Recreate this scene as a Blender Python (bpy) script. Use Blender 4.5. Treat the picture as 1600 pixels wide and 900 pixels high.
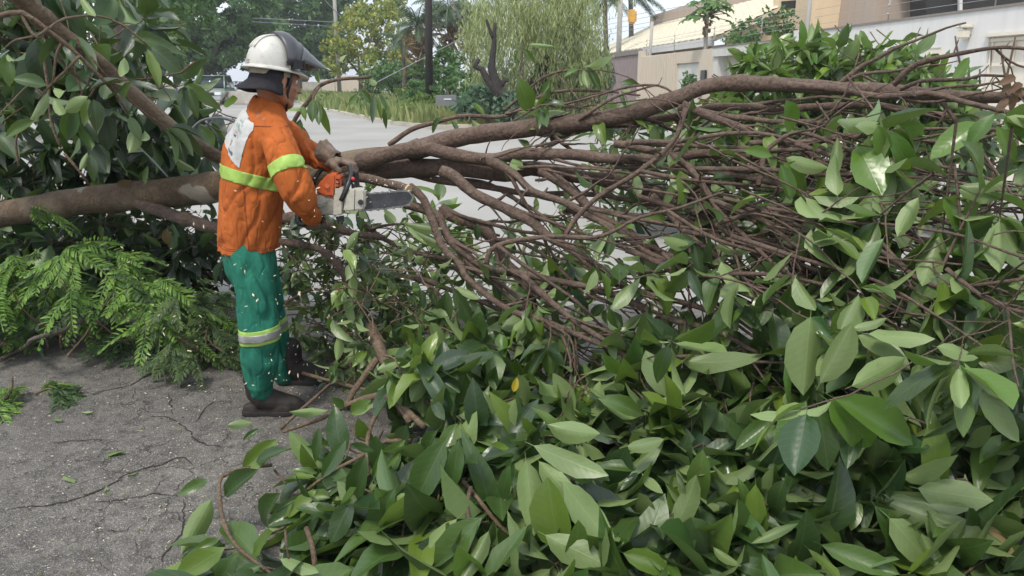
import bpy, bmesh, math, random
import numpy as np
from mathutils import Vector, Matrix, noise as mnoise

for o in list(bpy.data.objects):
    bpy.data.objects.remove(o, do_unlink=True)
SC = bpy.context.scene
COL = SC.collection
R = math.radians
rng = random.Random(11)
nrg = np.random.default_rng(5)

# ------------------------------------------------------------------ camera, sky, sun, exposure
F = 1209.0                      # focal length in photo pixels (photo 1600 x 900)
PITCH = R(15.0)
CAMZ = 1.53
cam_d = bpy.data.cameras.new('camera')
cam = bpy.data.objects.new('camera', cam_d)
COL.objects.link(cam)
cam.location = (0, 0, CAMZ)
cam.rotation_euler = (math.pi / 2 - PITCH, 0, 0)
cam_d.sensor_width = 36.0
cam_d.lens = F / 1600 * 36.0
cam_d.clip_start = 0.05
cam_d.clip_end = 3000
SC.camera = cam

SUN_EL, SUN_AZ = 60.0, 214.0    # azimuth measured from +Y towards +X
world = bpy.data.worlds.new('World')
SC.world = world
world.use_nodes = True
wt = world.node_tree
wt.nodes.clear()
wo = wt.nodes.new('ShaderNodeOutputWorld')
bg = wt.nodes.new('ShaderNodeBackground')
sky = wt.nodes.new('ShaderNodeTexSky')
sky.sky_type = 'NISHITA'
sky.sun_disc = False
sky.sun_elevation = R(SUN_EL)
sky.sun_rotation = R(SUN_AZ)
sky.dust_density = 3.0
tc = wt.nodes.new('ShaderNodeTexCoord')
cn = wt.nodes.new('ShaderNodeTexNoise')
cn.inputs['Scale'].default_value = 2.2
cn.inputs['Detail'].default_value = 6.0
cr = wt.nodes.new('ShaderNodeMapRange')
cr.inputs[1].default_value = 0.36
cr.inputs[2].default_value = 0.58
cr.inputs[3].default_value = 0.45
cr.inputs[4].default_value = 0.97
mx = wt.nodes.new('ShaderNodeMix')
mx.data_type = 'RGBA'
mx.inputs[7].default_value = (8.4, 9.1, 10.0, 1)
wt.links.new(tc.outputs['Generated'], cn.inputs['Vector'])
wt.links.new(cn.outputs['Fac'], cr.inputs[0])
wt.links.new(cr.outputs[0], mx.inputs[0])
wt.links.new(sky.outputs[0], mx.inputs[6])
wt.links.new(mx.outputs[2], bg.inputs[0])
bg.inputs[1].default_value = 0.115
wt.links.new(bg.outputs[0], wo.inputs[0])

sun_d = bpy.data.lights.new('sun', 'SUN')
sun = bpy.data.objects.new('sun', sun_d)
COL.objects.link(sun)
sun_d.energy = 2.1
sun_d.angle = R(11)
sun_d.color = (1.0, 0.94, 0.84)
_sd = Vector((math.sin(R(SUN_AZ)) * math.cos(R(SUN_EL)), math.cos(R(SUN_AZ)) * math.cos(R(SUN_EL)), math.sin(R(SUN_EL))))
sun.rotation_euler = _sd.to_track_quat('Z', 'Y').to_euler()
sun.location = (0, 0, 30)

SC.render.engine = 'CYCLES'
SC.view_settings.view_transform = 'Standard'
SC.view_settings.look = 'None'
SC.view_settings.exposure = 0.5
SC.view_settings.gamma = 1.0
SC.cycles.max_bounces = 6
SC.cycles.diffuse_bounces = 4
SC.cycles.glossy_bounces = 2
SC.cycles.transmission_bounces = 4
SC.cycles.transparent_max_bounces = 12

# ------------------------------------------------------------------ picture measurements -> world points
CP, SP = math.cos(PITCH), math.sin(PITCH)

def P(px, py, d):
    """the world point seen at a photo pixel, d metres ahead"""
    cx, cy = (px - 800) / F, (450 - py) / F
    t = d / (CP + cy * SP)
    return Vector((cx * t, d, CAMZ + t * (cy * CP - SP)))

def G(px, py, z=0.0):
    """the point of the ground seen at a photo pixel"""
    cy = (450 - py) / F
    s = (cy * CP - SP)
    t = (z - CAMZ) / s
    return Vector(((px - 800) / F * t, t * (CP + cy * SP), z))

def proj(v):
    x, y, z = v[0], v[1], v[2] - CAMZ
    dz = y * CP - z * SP
    uy = y * SP + z * CP
    if dz < 0.05:
        return (-9999, -9999)
    return (800 + F * x / dz, 450 - F * uy / dz)

# ------------------------------------------------------------------ helpers
def tag(o, label=None, cat=None, group=None, kind=None):
    if label: o['label'] = label
    if cat: o['category'] = cat
    if group: o['group'] = group
    if kind: o['kind'] = kind
    return o

def empty(name, loc, label, cat, group=None):
    o = bpy.data.objects.new(name, None)
    COL.objects.link(o)
    o.location = loc
    o.empty_display_size = 0.1
    return tag(o, label, cat, group)

def wloc(o):
    l = Vector(o.location)
    while o.parent:
        o = o.parent
        l += Vector(o.location)
    return l

def link(name, me, mat=None, parent=None, kind=None):
    """links a mesh given in world coordinates; under a parent it is moved to the parent's frame"""
    o = bpy.data.objects.new(name, me)
    COL.objects.link(o)
    if mat is not None:
        if len(me.materials) == 0:
            me.materials.append(mat)
        else:
            me.materials[0] = mat
    if parent is not None:
        o.parent = parent
        o.location = -wloc(parent)
    if kind: o['kind'] = kind
    return o

def mesh_np(name, V, Fq, uv=None, smooth=True):
    """V (n,3); Fq (m,k) int; uv (m*k,2)"""
    V = np.asarray(V, dtype=np.float32)
    Fq = np.asarray(Fq, dtype=np.int32)
    me = bpy.data.meshes.new(name)
    m, k = Fq.shape
    me.vertices.add(len(V))
    me.vertices.foreach_set('co', V.ravel())
    me.loops.add(m * k)
    me.loops.foreach_set('vertex_index', Fq.ravel())
    me.polygons.add(m)
    me.polygons.foreach_set('loop_start', np.arange(0, m * k, k, dtype=np.int32))
    me.polygons.foreach_set('use_smooth', np.full(m, smooth, dtype=bool))
    if uv is not None:
        l = me.uv_layers.new(name='UVMap')
        l.data.foreach_set('uv', np.asarray(uv, dtype=np.float32).ravel())
    me.update(calc_edges=True)
    return me

class MB:
    """collects shapes into one mesh (world coordinates)"""
    def __init__(s):
        s.bm = bmesh.new()
    def box(s, c, size, M=None, bev=0.0):
        r = bmesh.ops.create_cube(s.bm, size=1.0)
        vs = r['verts']
        for v in vs:
            p = Vector((v.co.x * size[0], v.co.y * size[1], v.co.z * size[2]))
            if M is not None: p = M @ p
            v.co = p + Vector(c)
        if bev > 0:
            es = list({e for v in vs for e in v.link_edges})
            bmesh.ops.bevel(s.bm, geom=es, offset=bev, segments=2, affect='EDGES', clamp_overlap=True)
        return s
    def prism(s, poly, off, bev=0.0):
        """poly: list of world points (a planar outline); off: extrusion vector"""
        off = Vector(off)
        a = [s.bm.verts.new(Vector(p)) for p in poly]
        b = [s.bm.verts.new(Vector(p) + off) for p in poly]
        n = len(a)
        fs = [s.bm.faces.new(a), s.bm.faces.new(b[::-1])]
        for i in range(n):
            fs.append(s.bm.faces.new((a[i], b[i], b[(i + 1) % n], a[(i + 1) % n])))
        bmesh.ops.recalc_face_normals(s.bm, faces=fs)
        if bev > 0:
            es = list({e for f in fs for e in f.edges})
            bmesh.ops.bevel(s.bm, geom=es, offset=bev, segments=2, affect='EDGES', clamp_overlap=True)
        return s
    def tube(s, pts, rad, n=8, cap=True):
        pts = [Vector(p) for p in pts]
        if not hasattr(rad, '__len__'): rad = [rad] * len(pts)
        rings = tube_rings(pts, rad, n)
        prev = None
        for ring in rings:
            vs = [s.bm.verts.new(p) for p in ring]
            if prev:
                for i in range(n):
                    f = s.bm.faces.new((prev[i], prev[(i + 1) % n], vs[(i + 1) % n], vs[i]))
                    f.smooth = True
            elif cap:
                s.bm.faces.new(vs[::-1])
            prev = vs
        if cap: s.bm.faces.new(prev)
        return s
    def ball(s, c, r, ax=None, seg=14):
        """ellipsoid: r = (rx,ry,rz) along axes ax (3 vectors)"""
        if not hasattr(r, '__len__'): r = (r, r, r)
        ax = ax or (Vector((1, 0, 0)), Vector((0, 1, 0)), Vector((0, 0, 1)))
        q = bmesh.ops.create_uvsphere(s.bm, u_segments=seg, v_segments=max(6, seg // 2), radius=1.0)
        for v in q['verts']:
            k = v.co.copy()
            v.co = Vector(c) + ax[0] * (k.x * r[0]) + ax[1] * (k.y * r[1]) + ax[2] * (k.z * r[2])
            for f in v.link_faces: f.smooth = True
        return s
    def loft(s, rings, cap=True, closed=True):
        prev = None
        for ring in rings:
            vs = [s.bm.verts.new(Vector(p)) for p in ring]
            n = len(vs)
            if prev:
                for i in range(n if closed else n - 1):
                    f = s.bm.faces.new((prev[i], prev[(i + 1) % n], vs[(i + 1) % n], vs[i]))
                    f.smooth = True
            elif cap and closed:
                s.bm.faces.new(vs[::-1])
            prev = vs
        if cap and closed: s.bm.faces.new(prev)
        return s
    def chain(s, pts, rad, n=12):
        """tapered limb with round ends"""
        pts = [Vector(p) for p in pts]
        s.tube(pts, rad, n)
        for p, r in zip(pts, rad): s.ball(p, r, seg=12)
        return s
    def mesh(s, name):
        bmesh.ops.recalc_face_normals(s.bm, faces=s.bm.faces[:])
        me = bpy.data.meshes.new(name)
        s.bm.to_mesh(me)
        s.bm.free()
        return me
    def build(s, name, mat, parent=None, kind=None):
        return link(name, s.mesh(name), mat, parent, kind)

def tube_rings(pts, rad, n):
    T = []
    for i in range(len(pts)):
        a = pts[max(0, i - 1)]; b = pts[min(len(pts) - 1, i + 1)]
        t = (b - a)
        T.append(t.normalized() if t.length > 1e-9 else Vector((0, 0, 1)))
    up = Vector((0, 0, 1)) if abs(T[0].z) < 0.9 else Vector((1, 0, 0))
    u = T[0].cross(up).normalized()
    rings = []
    for i, p in enumerate(pts):
        u = (u - T[i] * u.dot(T[i]))
        if u.length < 1e-6: u = T[i].orthogonal()
        u.normalize()
        w = T[i].cross(u)
        rings.append([p + (u * math.cos(2 * math.pi * k / n) + w * math.sin(2 * math.pi * k / n)) * rad[i] for k in range(n)])
    return rings

def catmull(ctrl, step=0.05):
    """ctrl: list of Vectors (with radius as 4th) -> resampled points and radii"""
    c = [np.array(p, dtype=float) for p in ctrl]
    c = [2 * c[0] - c[1]] + c + [2 * c[-1] - c[-2]]
    out = []
    for i in range(1, len(c) - 2):
        L = np.linalg.norm(c[i + 1][:3] - c[i][:3])
        n = max(2, int(L / step))
        for k in range(n):
            t = k / n
            a, b, d, e = c[i - 1], c[i], c[i + 1], c[i + 2]
            out.append(0.5 * ((2 * b) + (-a + d) * t + (2 * a - 5 * b + 4 * d - e) * t * t + (-a + 3 * b - 3 * d + e) * t ** 3))
    out.append(c[-2])
    return [Vector(o[:3]) for o in out], [max(0.0012, float(o[3])) for o in out]

def branch_mesh(pts, rad, n=8, wob=0.0, name='branch', lump=0.10):
    pts = [p.copy() for p in pts]
    ph = rng.uniform(0, 100)
    if wob:
        for i, p in enumerate(pts):
            q = mnoise.noise_vector(p * 5 + Vector((ph, 0, 0)))
            p += q * wob
    kn = [rng.random() < 0.05 for _ in pts]
    rad = [r * (1.28 if (k and r < .05) else 1) for r, k in zip(rad, kn)]
    rr = [r * (1 + lump * mnoise.noise(p * 22 + Vector((0, ph, 0))) + lump * mnoise.noise(p * 9)) for p, r in zip(pts, rad)]
    rings = tube_rings(pts, rr, n)
    V = [v for ring in rings for v in ring]
    m = len(rings)
    Fq = []
    for i in range(m - 1):
        for k in range(n):
            a = i * n + k; b = i * n + (k + 1) % n
            Fq.append((a, b, b + n, a + n))
    # end caps as quad fans
    for base, flip in ((0, True), ((m - 1) * n, False)):
        for k in range(1, n - 2, 2):
            q = (base, base + k, base + k + 1, base + k + 2)
            Fq.append(q[::-1] if flip else q)
    return mesh_np(name, V, Fq)

# ------------------------------------------------------------------ materials
class NT:
    def __init__(s, name):
        s.m = bpy.data.materials.new(name)
        s.m.use_nodes = True
        s.t = s.m.node_tree
        s.t.nodes.clear()
        s.out = s.t.nodes.new('ShaderNodeOutputMaterial')
    def n(s, typ, props=None, **ins):
        nd = s.t.nodes.new('ShaderNode' + typ)
        for k, v in (props or {}).items(): setattr(nd, k, v)
        for k, v in ins.items(): s.set(nd, k, v)
        return nd
    def set(s, nd, k, v):
        key = int(k[1:]) if (k[0] == 'i' and k[1:].isdigit()) else k.replace('_', ' ')
        sock = nd.inputs[key]
        if isinstance(v, bpy.types.NodeSocket): s.t.links.new(v, sock)
        elif isinstance(v, bpy.types.Node): s.t.links.new(v.outputs[0], sock)
        else:
            if sock.type == 'RGBA' and len(v) == 3: v = (*v, 1)
            sock.default_value = v
    def math(s, op, a, b=0.0, clamp=False):
        return s.n('Math', dict(operation=op, use_clamp=clamp), i0=a, i1=b).outputs[0]
    def mix(s, f, a, b):
        return s.n('Mix', dict(data_type='RGBA'), i0=f, i6=a, i7=b).outputs[2]
    def ramp(s, f, lo, hi, a=0.0, b=1.0):
        return s.n('MapRange', None, i0=f, i1=lo, i2=hi, i3=a, i4=b).outputs[0]
    def noise(s, scale, detail=4.0, vec=None, rough=0.55):
        k = dict(Scale=scale, Detail=detail, Roughness=rough)
        if vec is not None: k['Vector'] = vec
        return s.n('TexNoise', None, **k)
    def pos(s):
        return s.n('NewGeometry').outputs['Position']
    def obj(s):
        return s.n('TexCoord').outputs['Object']
    def bump(s, h, strength=0.3, dist=0.01):
        return s.n('Bump', None, Strength=strength, Distance=dist, Height=h).outputs[0]
    def bsdf(s, col, rough=0.6, normal=None, **kw):
        k = dict(Base_Color=col, Roughness=rough)
        if normal is not None: k['Normal'] = normal
        k.update(kw)
        return s.n('BsdfPrincipled', None, **k)
    def done(s, sh):
        s.t.links.new(sh.outputs[0] if isinstance(sh, bpy.types.Node) else sh, s.out.inputs[0])
        return s.m

def lin(r, g, b):
    f = lambda c: (c / 255 / 12.92) if c / 255 <= 0.04045 else ((c / 255 + 0.055) / 1.055) ** 2.4
    return (f(r), f(g), f(b))

def mat_plain(name, col, rough=0.6, var=0.15, scale=8.0, bump=0.1, metal=0.0, bscale=40.0, dirt=0.0, **kw):
    t = NT(name)
    p = t.obj()
    nz = t.noise(scale, 5, p)
    dark = tuple(c * (1 - var) for c in col); lite = tuple(min(1, c * (1 + var)) for c in col)
    c = t.mix(t.ramp(nz.outputs[0], 0.3, 0.7), dark, lite)
    if dirt:
        dn = t.noise(scale * 3.1, 6, p, 0.7)
        c = t.mix(t.ramp(dn.outputs[0], 0.5, 0.75, 0, dirt), c, tuple(x * 0.25 for x in col))
    b = t.bump(t.noise(bscale, 4, p).outputs[0], bump, 0.01)
    return t.done(t.bsdf(c, rough, b, Metallic=metal, **kw))

def mat_leaf(name, tops, under, rough=0.34, veins=True, transl=0.28):
    t = NT(name)
    uv = t.n('UVMap').outputs[0]
    sx = t.n('SeparateXYZ', None, Vector=uv)
    u, v = sx.outputs[0], sx.outputs[1]
    au = t.math('ABSOLUTE', t.math('SUBTRACT', u, 0.5))
    geo = t.n('NewGeometry')
    oi = t.n('ObjectInfo')
    rnd = t.math('FRACT', t.math('ADD', geo.outputs['Random Per Island'], oi.outputs['Random']))
    rp = t.n('ValToRGB')
    el = rp.color_ramp.elements
    el[0].position, el[0].color = 0.0, (*tops[0], 1)
    el[1].position, el[1].color = 1.0, (*tops[-1], 1)
    for i in range(1, len(tops) - 1):
        e = el.new([0, 0.45, 0.8, 0.95][i] if len(tops) > 3 else i / (len(tops) - 1)); e.color = (*tops[i], 1)
    t.set(rp, 'i0', rnd)
    top = rp.outputs[0]
    rnd2 = t.math('FRACT', t.math('MULTIPLY', rnd, 7.13))
    und = t.mix(rnd2, tuple(c * 0.72 for c in under), tuple(min(1, c * 1.15) for c in under))
    nz = t.noise(9.0, 4, geo.outputs['Position'])
    top = t.mix(t.ramp(nz.outputs[0], 0.35, 0.75, 0, 0.35), top, tuple(c * 1.5 + 0.004 for c in tops[1]))
    und = t.mix(t.ramp(nz.outputs[0], 0.55, 0.8, 0, 0.35), und, tuple(c * 0.6 for c in under))
    rib = t.ramp(au, 0.012, 0.03, 1, 0)
    sv = t.math('SINE', t.math('MULTIPLY', t.math('SUBTRACT', v, t.math('MULTIPLY', au, 0.42)), 62.0))
    vein = t.math('MULTIPLY', t.ramp(sv, 0.78, 1.0, 0, 1), 0.32)
    lines = t.math('MAXIMUM', t.math('MULTIPLY', rib, 0.7), vein)
    top = t.mix(t.math('MULTIPLY', lines, 0.42), top, tuple(c * 0.75 + 0.03 for c in under))
    und = t.mix(t.math('MULTIPLY', lines, 0.4), und, tuple(min(1, c * 1.5) for c in under))
    n9 = t.noise(26.0, 3, geo.outputs['Position'])
    spot = t.math('MULTIPLY', t.ramp(n9.outputs[0], 0.66, 0.78, 0, 0.6), t.ramp(rnd2, 0.35, 0.75, 0, 1))
    n10 = t.noise(3.3, 4, geo.outputs['Position'])
    dust = t.ramp(n10.outputs[0], 0.5, 0.75, 0, 0.22)
    top = t.mix(dust, top, (0.13, 0.14, 0.09))
    top = t.mix(spot, top, (0.10, 0.065, 0.02)); und = t.mix(spot, und, (0.14, 0.09, 0.035))
    back = geo.outputs['Backfacing']
    col = t.mix(back, top, und)
    rgh = t.n('MapRange', None, i0=back, i3=rough, i4=0.46).outputs[0]
    rgh = t.math('ADD', rgh, t.ramp(rnd2, 0, 1, -0.06, 0.12))
    h = t.math('ADD', t.math('MULTIPLY', sv, 0.2), t.math('MULTIPLY', rib, -1.0))
    nb = t.bump(t.math('ADD', t.math('MULTIPLY', h, 0.5), t.math('MULTIPLY', t.noise(34.0, 2, geo.outputs['Position']).outputs[0], 1.2)), 0.28, 0.003)
    bs = t.bsdf(col, rgh, nb, Specular_IOR_Level=0.75)
    tr = t.n('BsdfTranslucent', None, Color=t.mix(0.5, top, (0.16, 0.26, 0.03)))
    ms = t.n('MixShader', None, i0=transl, i1=bs, i2=tr)
    return t.done(ms)

def mat_bark(name, a, b, pale=0.0, bscale=1.0):
    t = NT(name)
    p = t.pos()
    n1 = t.noise(7 * bscale, 6, p, 0.65)
    n2 = t.noise(52 * bscale, 6, p, 0.75)
    n3 = t.noise(3.1 * bscale, 3, p)
    c = t.mix(t.ramp(n1.outputs[0], 0.3, 0.7), a, b)
    c = t.mix(t.ramp(n2.outputs[0], 0.40, 0.68, 0, 0.75), c, tuple(x * 0.35 for x in a))
    if pale:
        c = t.mix(t.ramp(n3.outputs[0], 0.52, 0.62, 0, pale), c, (0.22, 0.17, 0.12))
        n4 = t.noise(5.2, 2, p)
        c = t.mix(t.ramp(n4.outputs[0], 0.66, 0.69, 0, 0.8), c, (0.34, 0.30, 0.24))
    vo = t.n('TexVoronoi', None, Scale=60.0 * bscale, Vector=p)
    h = t.math('ADD', t.math('MULTIPLY', n2.outputs[0], 1.0), t.math('MULTIPLY', vo.outputs[0], 0.4))
    h = t.math('ADD', h, t.math('MULTIPLY', n1.outputs[0], 1.5))
    return t.done(t.bsdf(c, 0.85, t.bump(h, 0.9, 0.012)))

M = {}
G1 = (0.018, 0.044, 0.014); G2 = (0.042, 0.090, 0.018); G3 = (0.090, 0.158, 0.022); G4 = (0.17, 0.25, 0.028)
M['leaf'] = mat_leaf('leaf_green', [G1, G2, G3, G4], (0.20, 0.28, 0.10))
M['leaf_shade'] = mat_leaf('leaf_shade_painted', [(0.006, 0.019, 0.007), (0.010, 0.030, 0.010), (0.018, 0.050, 0.012), (0.04, 0.095, 0.018)], (0.075, 0.125, 0.045), rough=0.4, transl=0.15)  # shaded copy of the leaf colours: the left side's shade painted in
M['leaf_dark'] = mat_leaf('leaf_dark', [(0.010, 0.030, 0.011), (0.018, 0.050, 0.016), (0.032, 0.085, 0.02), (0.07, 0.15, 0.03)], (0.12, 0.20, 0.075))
M['leaf_bright'] = mat_leaf('leaf_bright', [(0.06, 0.14, 0.018), (0.085, 0.175, 0.022), (0.12, 0.22, 0.03)], (0.22, 0.30, 0.11), transl=0.38)
M['leaf_lime'] = mat_leaf('leaf_lime', [(0.10, 0.20, 0.02), (0.13, 0.24, 0.025), (0.18, 0.28, 0.03)], (0.22, 0.32, 0.08), transl=0.3)
M['leaf_yellow'] = mat_leaf('leaf_yellow', [(0.5, 0.36, 0.03), (0.5, 0.36, 0.03)], (0.5, 0.4, 0.08))
M['leaf_tan'] = mat_leaf('leaf_tan', [(0.26, 0.17, 0.06), (0.3, 0.2, 0.08)], (0.34, 0.26, 0.11))
M['leaf_brown'] = mat_leaf('leaf_brown', [(0.10, 0.045, 0.02), (0.13, 0.06, 0.03)], (0.18, 0.10, 0.06), rough=0.7)
M['frond'] = mat_leaf('frond_green', [(0.06, 0.14, 0.018), (0.11, 0.24, 0.024), (0.17, 0.31, 0.03), (0.25, 0.38, 0.04)], (0.15, 0.25, 0.07), rough=0.6, transl=0.3)
M['frond_dull'] = mat_leaf('frond_dull', [(0.035, 0.07, 0.018), (0.055, 0.10, 0.022), (0.09, 0.14, 0.03)], (0.12, 0.16, 0.06), rough=0.6)
M['trunk'] = mat_bark('trunk_bark', (0.095, 0.062, 0.036), (0.190, 0.132, 0.080), pale=0.55)
M['bark'] = mat_bark('branch_bark', (0.098, 0.062, 0.046), (0.20, 0.138, 0.104))
M['twig'] = mat_bark('twig_bark', (0.125, 0.082, 0.050), (0.235, 0.165, 0.105), bscale=1.6)
M['dark_bark'] = mat_bark('dark_bark', (0.02, 0.016, 0.014), (0.05, 0.04, 0.034))
M['grey_bark'] = mat_bark('grey_bark', (0.10, 0.08, 0.065), (0.19, 0.16, 0.13))
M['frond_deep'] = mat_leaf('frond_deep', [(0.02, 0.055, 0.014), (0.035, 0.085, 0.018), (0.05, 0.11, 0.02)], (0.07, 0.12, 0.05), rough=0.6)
M['cut_wood'] = mat_plain('cut_wood', (0.55, 0.38, 0.2), 0.7, 0.2, 60)
M['chip'] = mat_plain('wood_chip', (0.62, 0.54, 0.38), 0.8, 0.3, 30)
# ------------------------------------------------------------------ ground, road, kerb
def sheet(name, poly, z, mat, kind='structure'):
    me = bpy.data.meshes.new(name)
    me.from_pydata([(x, y, z) for x, y in poly], [], [tuple(range(len(poly)))])
    me.update()
    return tag(link(name, me, mat), kind=kind)

def mat_asphalt(name, a, b, stains=True):
    t = NT(name)
    p = t.pos()
    mp = t.n('Mapping', None, Vector=p, Scale=(1.0, 1.0, 1.0))
    n1 = t.noise(1.3, 5, mp.outputs[0], 0.6)
    n2 = t.noise(14, 5, p, 0.65)
    n3 = t.noise(130, 3, p, 0.7)
    c = t.mix(t.ramp(n1.outputs[0], 0.33, 0.68), a, b)
    c = t.mix(t.ramp(n2.outputs[0], 0.40, 0.66, 0, 0.75), c, tuple(x * 0.42 for x in a))
    c = t.mix(t.ramp(n3.outputs[0], 0.55, 0.70, 0, 0.75), c, tuple(x * 2.3 + 0.05 for x in b))
    v1 = t.n('TexVoronoi', None, Scale=170.0, Vector=p)
    c = t.mix(t.ramp(v1.outputs['Color'], 0.5, 0.9, 0, 0.35), c, tuple(x * 0.4 for x in a))
    # fine map cracking
    wv = t.n('VectorMath', dict(operation='MULTIPLY_ADD'), i0=t.noise(3.5, 5, p).outputs['Color'], i1=(0.5, 0.5, 0.5), i2=p)
    vc = t.n('TexVoronoi', dict(feature='DISTANCE_TO_EDGE'), Scale=3.4, Vector=wv.outputs[0])
    n5 = t.noise(0.9, 3, p)
    crack = t.math('MULTIPLY', t.ramp(vc.outputs[0], 0.003, 0.016, 1, 0), t.ramp(n5.outputs[0], 0.48, 0.58, 0, 0.85))
    c = t.mix(t.math('MULTIPLY', crack, 0.7), c, (0.025, 0.022, 0.02))
    h = t.math('ADD', t.math('MULTIPLY', n3.outputs[0], 0.5), t.math('MULTIPLY', n2.outputs[0], 0.8))
    h = t.math('ADD', h, t.math('MULTIPLY', v1.outputs[0], 0.5))
    h = t.math('SUBTRACT', h, t.math('MULTIPLY', crack, 1.2))
    return t.done(t.bsdf(c, 0.78, t.bump(h, 0.75, 0.012)))

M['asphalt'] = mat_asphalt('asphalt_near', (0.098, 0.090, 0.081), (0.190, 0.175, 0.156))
M['asphalt_far'] = mat_plain('asphalt_pale', (0.29, 0.28, 0.262), 0.8, 0.14, 0.35, 0.15, bscale=9.0, dirt=0.10)  # far street in a paler asphalt than the near sheet
M['concrete'] = mat_plain('concrete', (0.42, 0.39, 0.34), 0.85, 0.18, 2.0, 0.3)
M['soil'] = mat_plain('verge_soil', (0.16, 0.14, 0.07), 0.95, 0.35, 0.6, 0.4)
M['ground'] = mat_plain('bare_ground', (0.14, 0.12, 0.07), 0.95, 0.3, 0.3, 0.4)
M['crack'] = mat_plain('crack_dirt', (0.022, 0.019, 0.016), 0.95, 0.3, 20)

sheet('ground', [(-900, -300), (900, -300), (900, 1500), (-900, 1500)], 0.0 - 0.02, M['ground'])
# the paler street runs away to the left of the kerb, and a side street opens to the right
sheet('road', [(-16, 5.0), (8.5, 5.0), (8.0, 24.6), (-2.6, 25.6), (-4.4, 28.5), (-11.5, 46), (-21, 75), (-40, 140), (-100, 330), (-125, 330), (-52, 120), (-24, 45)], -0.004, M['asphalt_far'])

def near_road():
    xs = np.concatenate([np.linspace(-16, -4, 20), np.linspace(-3.9, 1.0, 120), np.linspace(1.2, 8.4, 20)])
    ys = np.concatenate([np.linspace(-5, 1.5, 8), np.linspace(1.55, 5.2, 90)])
    V = []
    for y in ys:
        for x in xs:
            edge = 0.5 * mnoise.noise(Vector((x * 0.7, 3.1, 0))) + 0.25 * mnoise.noise(Vector((x * 2.7, 9.1, 0)))
            yy = y if y < 4.6 else y + edge
            h = 0.006 * mnoise.noise(Vector((x * 1.6, y * 1.6, 0))) + 0.003 * mnoise.noise(Vector((x * 7, y * 7, 2)))
            V.append((x, yy, 0.004 + (h if y < 4.6 else 0)))
    n = len(xs)
    Fq = [(j * n + i, j * n + i + 1, (j + 1) * n + i + 1, (j + 1) * n + i) for j in range(len(ys) - 1) for i in range(n - 1)]
    return tag(link('near_asphalt', mesh_np('near_asphalt', V, Fq), M['asphalt']), kind='structure')
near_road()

def cracks():
    lines = [[(-20, 800), (30, 796), (60, 793), (100, 786), (130, 778), (165, 764), (200, 742), (228, 734), (255, 728), (272, 718), (290, 717), (302, 728), (318, 737)],
             [(130, 790), (160, 785), (190, 784), (212, 779), (238, 774), (262, 777), (300, 776)],
             [(60, 698), (100, 692), (150, 689), (185, 692)], [(-10, 732), (30, 726), (60, 720)],
             [(212, 663), (238, 652), (258, 651), (270, 657), (290, 668), (303, 686), (322, 697), (372, 701)],
             [(262, 610), (266, 632), (271, 655)], [(290, 668), (310, 655), (318, 640), (345, 620)],
             [(240, 772), (255, 752), (278, 736)], [(285, 778), (288, 812), (284, 838), (268, 852), (256, 872), (250, 900)],
             [(145, 834), (172, 831), (198, 832), (214, 818), (232, 806)], [(58, 874), (85, 869), (105, 872)],
             [(125, 625), (165, 612), (205, 604), (235, 585), (262, 577)], [(-10, 760), (20, 757), (50, 748)],
             [(180, 855), (205, 851), (226, 850)], [(200, 690), (225, 684), (250, 673)], [(330, 697), (350, 690), (362, 671)]]
    V, Fq = [], []
    for ln in lines:
        pts = [G(x, y) for x, y in ln]
        fine = []
        for a, b in zip(pts, pts[1:]):
            n = max(2, int((b - a).length / 0.018))
            for k in range(n):
                p = a.lerp(b, k / n)
                p += Vector((mnoise.noise(p * 24) * 0.012 + mnoise.noise(p * 70) * 0.005, mnoise.noise(p * 24 + Vector((5, 5, 5))) * 0.014, 0))
                fine.append(p)
        s = len(V)
        for i, p in enumerate(fine):
            d = (fine[min(i + 1, len(fine) - 1)] - fine[max(i - 1, 0)]).normalized()
            nrm = Vector((-d.y, d.x, 0))
            e = min(1, min(i, len(fine) - 1 - i) / 8)
            w = 0.0048 * e * (0.35 + 1.1 * abs(mnoise.noise(p * 16)) + 0.5 * abs(mnoise.noise(p * 60)))
            z = 0.0045 + 0.006 * mnoise.noise(Vector((p.x * 1.6, p.y * 1.6, 0))) + 0.003 * mnoise.noise(Vector((p.x * 7, p.y * 7, 2))) + 0.0025
            V += [(p.x + nrm.x * w, p.y + nrm.y * w, z), (p.x - nrm.x * w, p.y - nrm.y * w, z)]
        Fq += [(s + 2 * i, s + 2 * i + 1, s + 2 * i + 3, s + 2 * i + 2) for i in range(len(fine) - 1)]
    tag(link('road_cracks', mesh_np('road_cracks', V, Fq, smooth=False), M['crack']), kind='structure')
cracks()

KERB = [(-40.5, 140), (-21.4, 75), (-11.7, 46), (-4.4, 28.5), (-2.6, 25.8), (8.0, 24.8)]
def kerb():
    mb = MB()
    for (x0, y0), (x1, y1) in zip(KERB, KERB[1:]):
        d = Vector((x1 - x0, y1 - y0, 0)).normalized(); n = Vector((-d.y, d.x, 0)) * -0.0
        w = Vector((d.y, -d.x, 0)) * -0.22
        a, b = Vector((x0, y0, -0.02)), Vector((x1, y1, -0.02))
        mb.prism([a, b, b + w, a + w], (0, 0, 0.15))
    tag(mb.build('kerb', M['concrete']), kind='structure')
kerb()
sheet('verge', [(-40.3, 140), (-21.2, 75), (-11.5, 46), (-4.2, 28.6), (-2.5, 26.0), (7.2, 25.0), (7.2, 60), (-4, 140)], 0.09, M['soil'])
sheet('pavement', [(7.0, -5), (12, -5), (12, 24.7), (7.0, 24.7)], 0.11, M['concrete'])
sheet('side_pavement', [(-2.4, 26.05), (7.0, 25.1), (7.0, 27.2), (-1.5, 28.2)], 0.096, mat_plain('pale_paving', (0.52, 0.45, 0.3), 0.85, 0.15, 2, 0.2))

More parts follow.
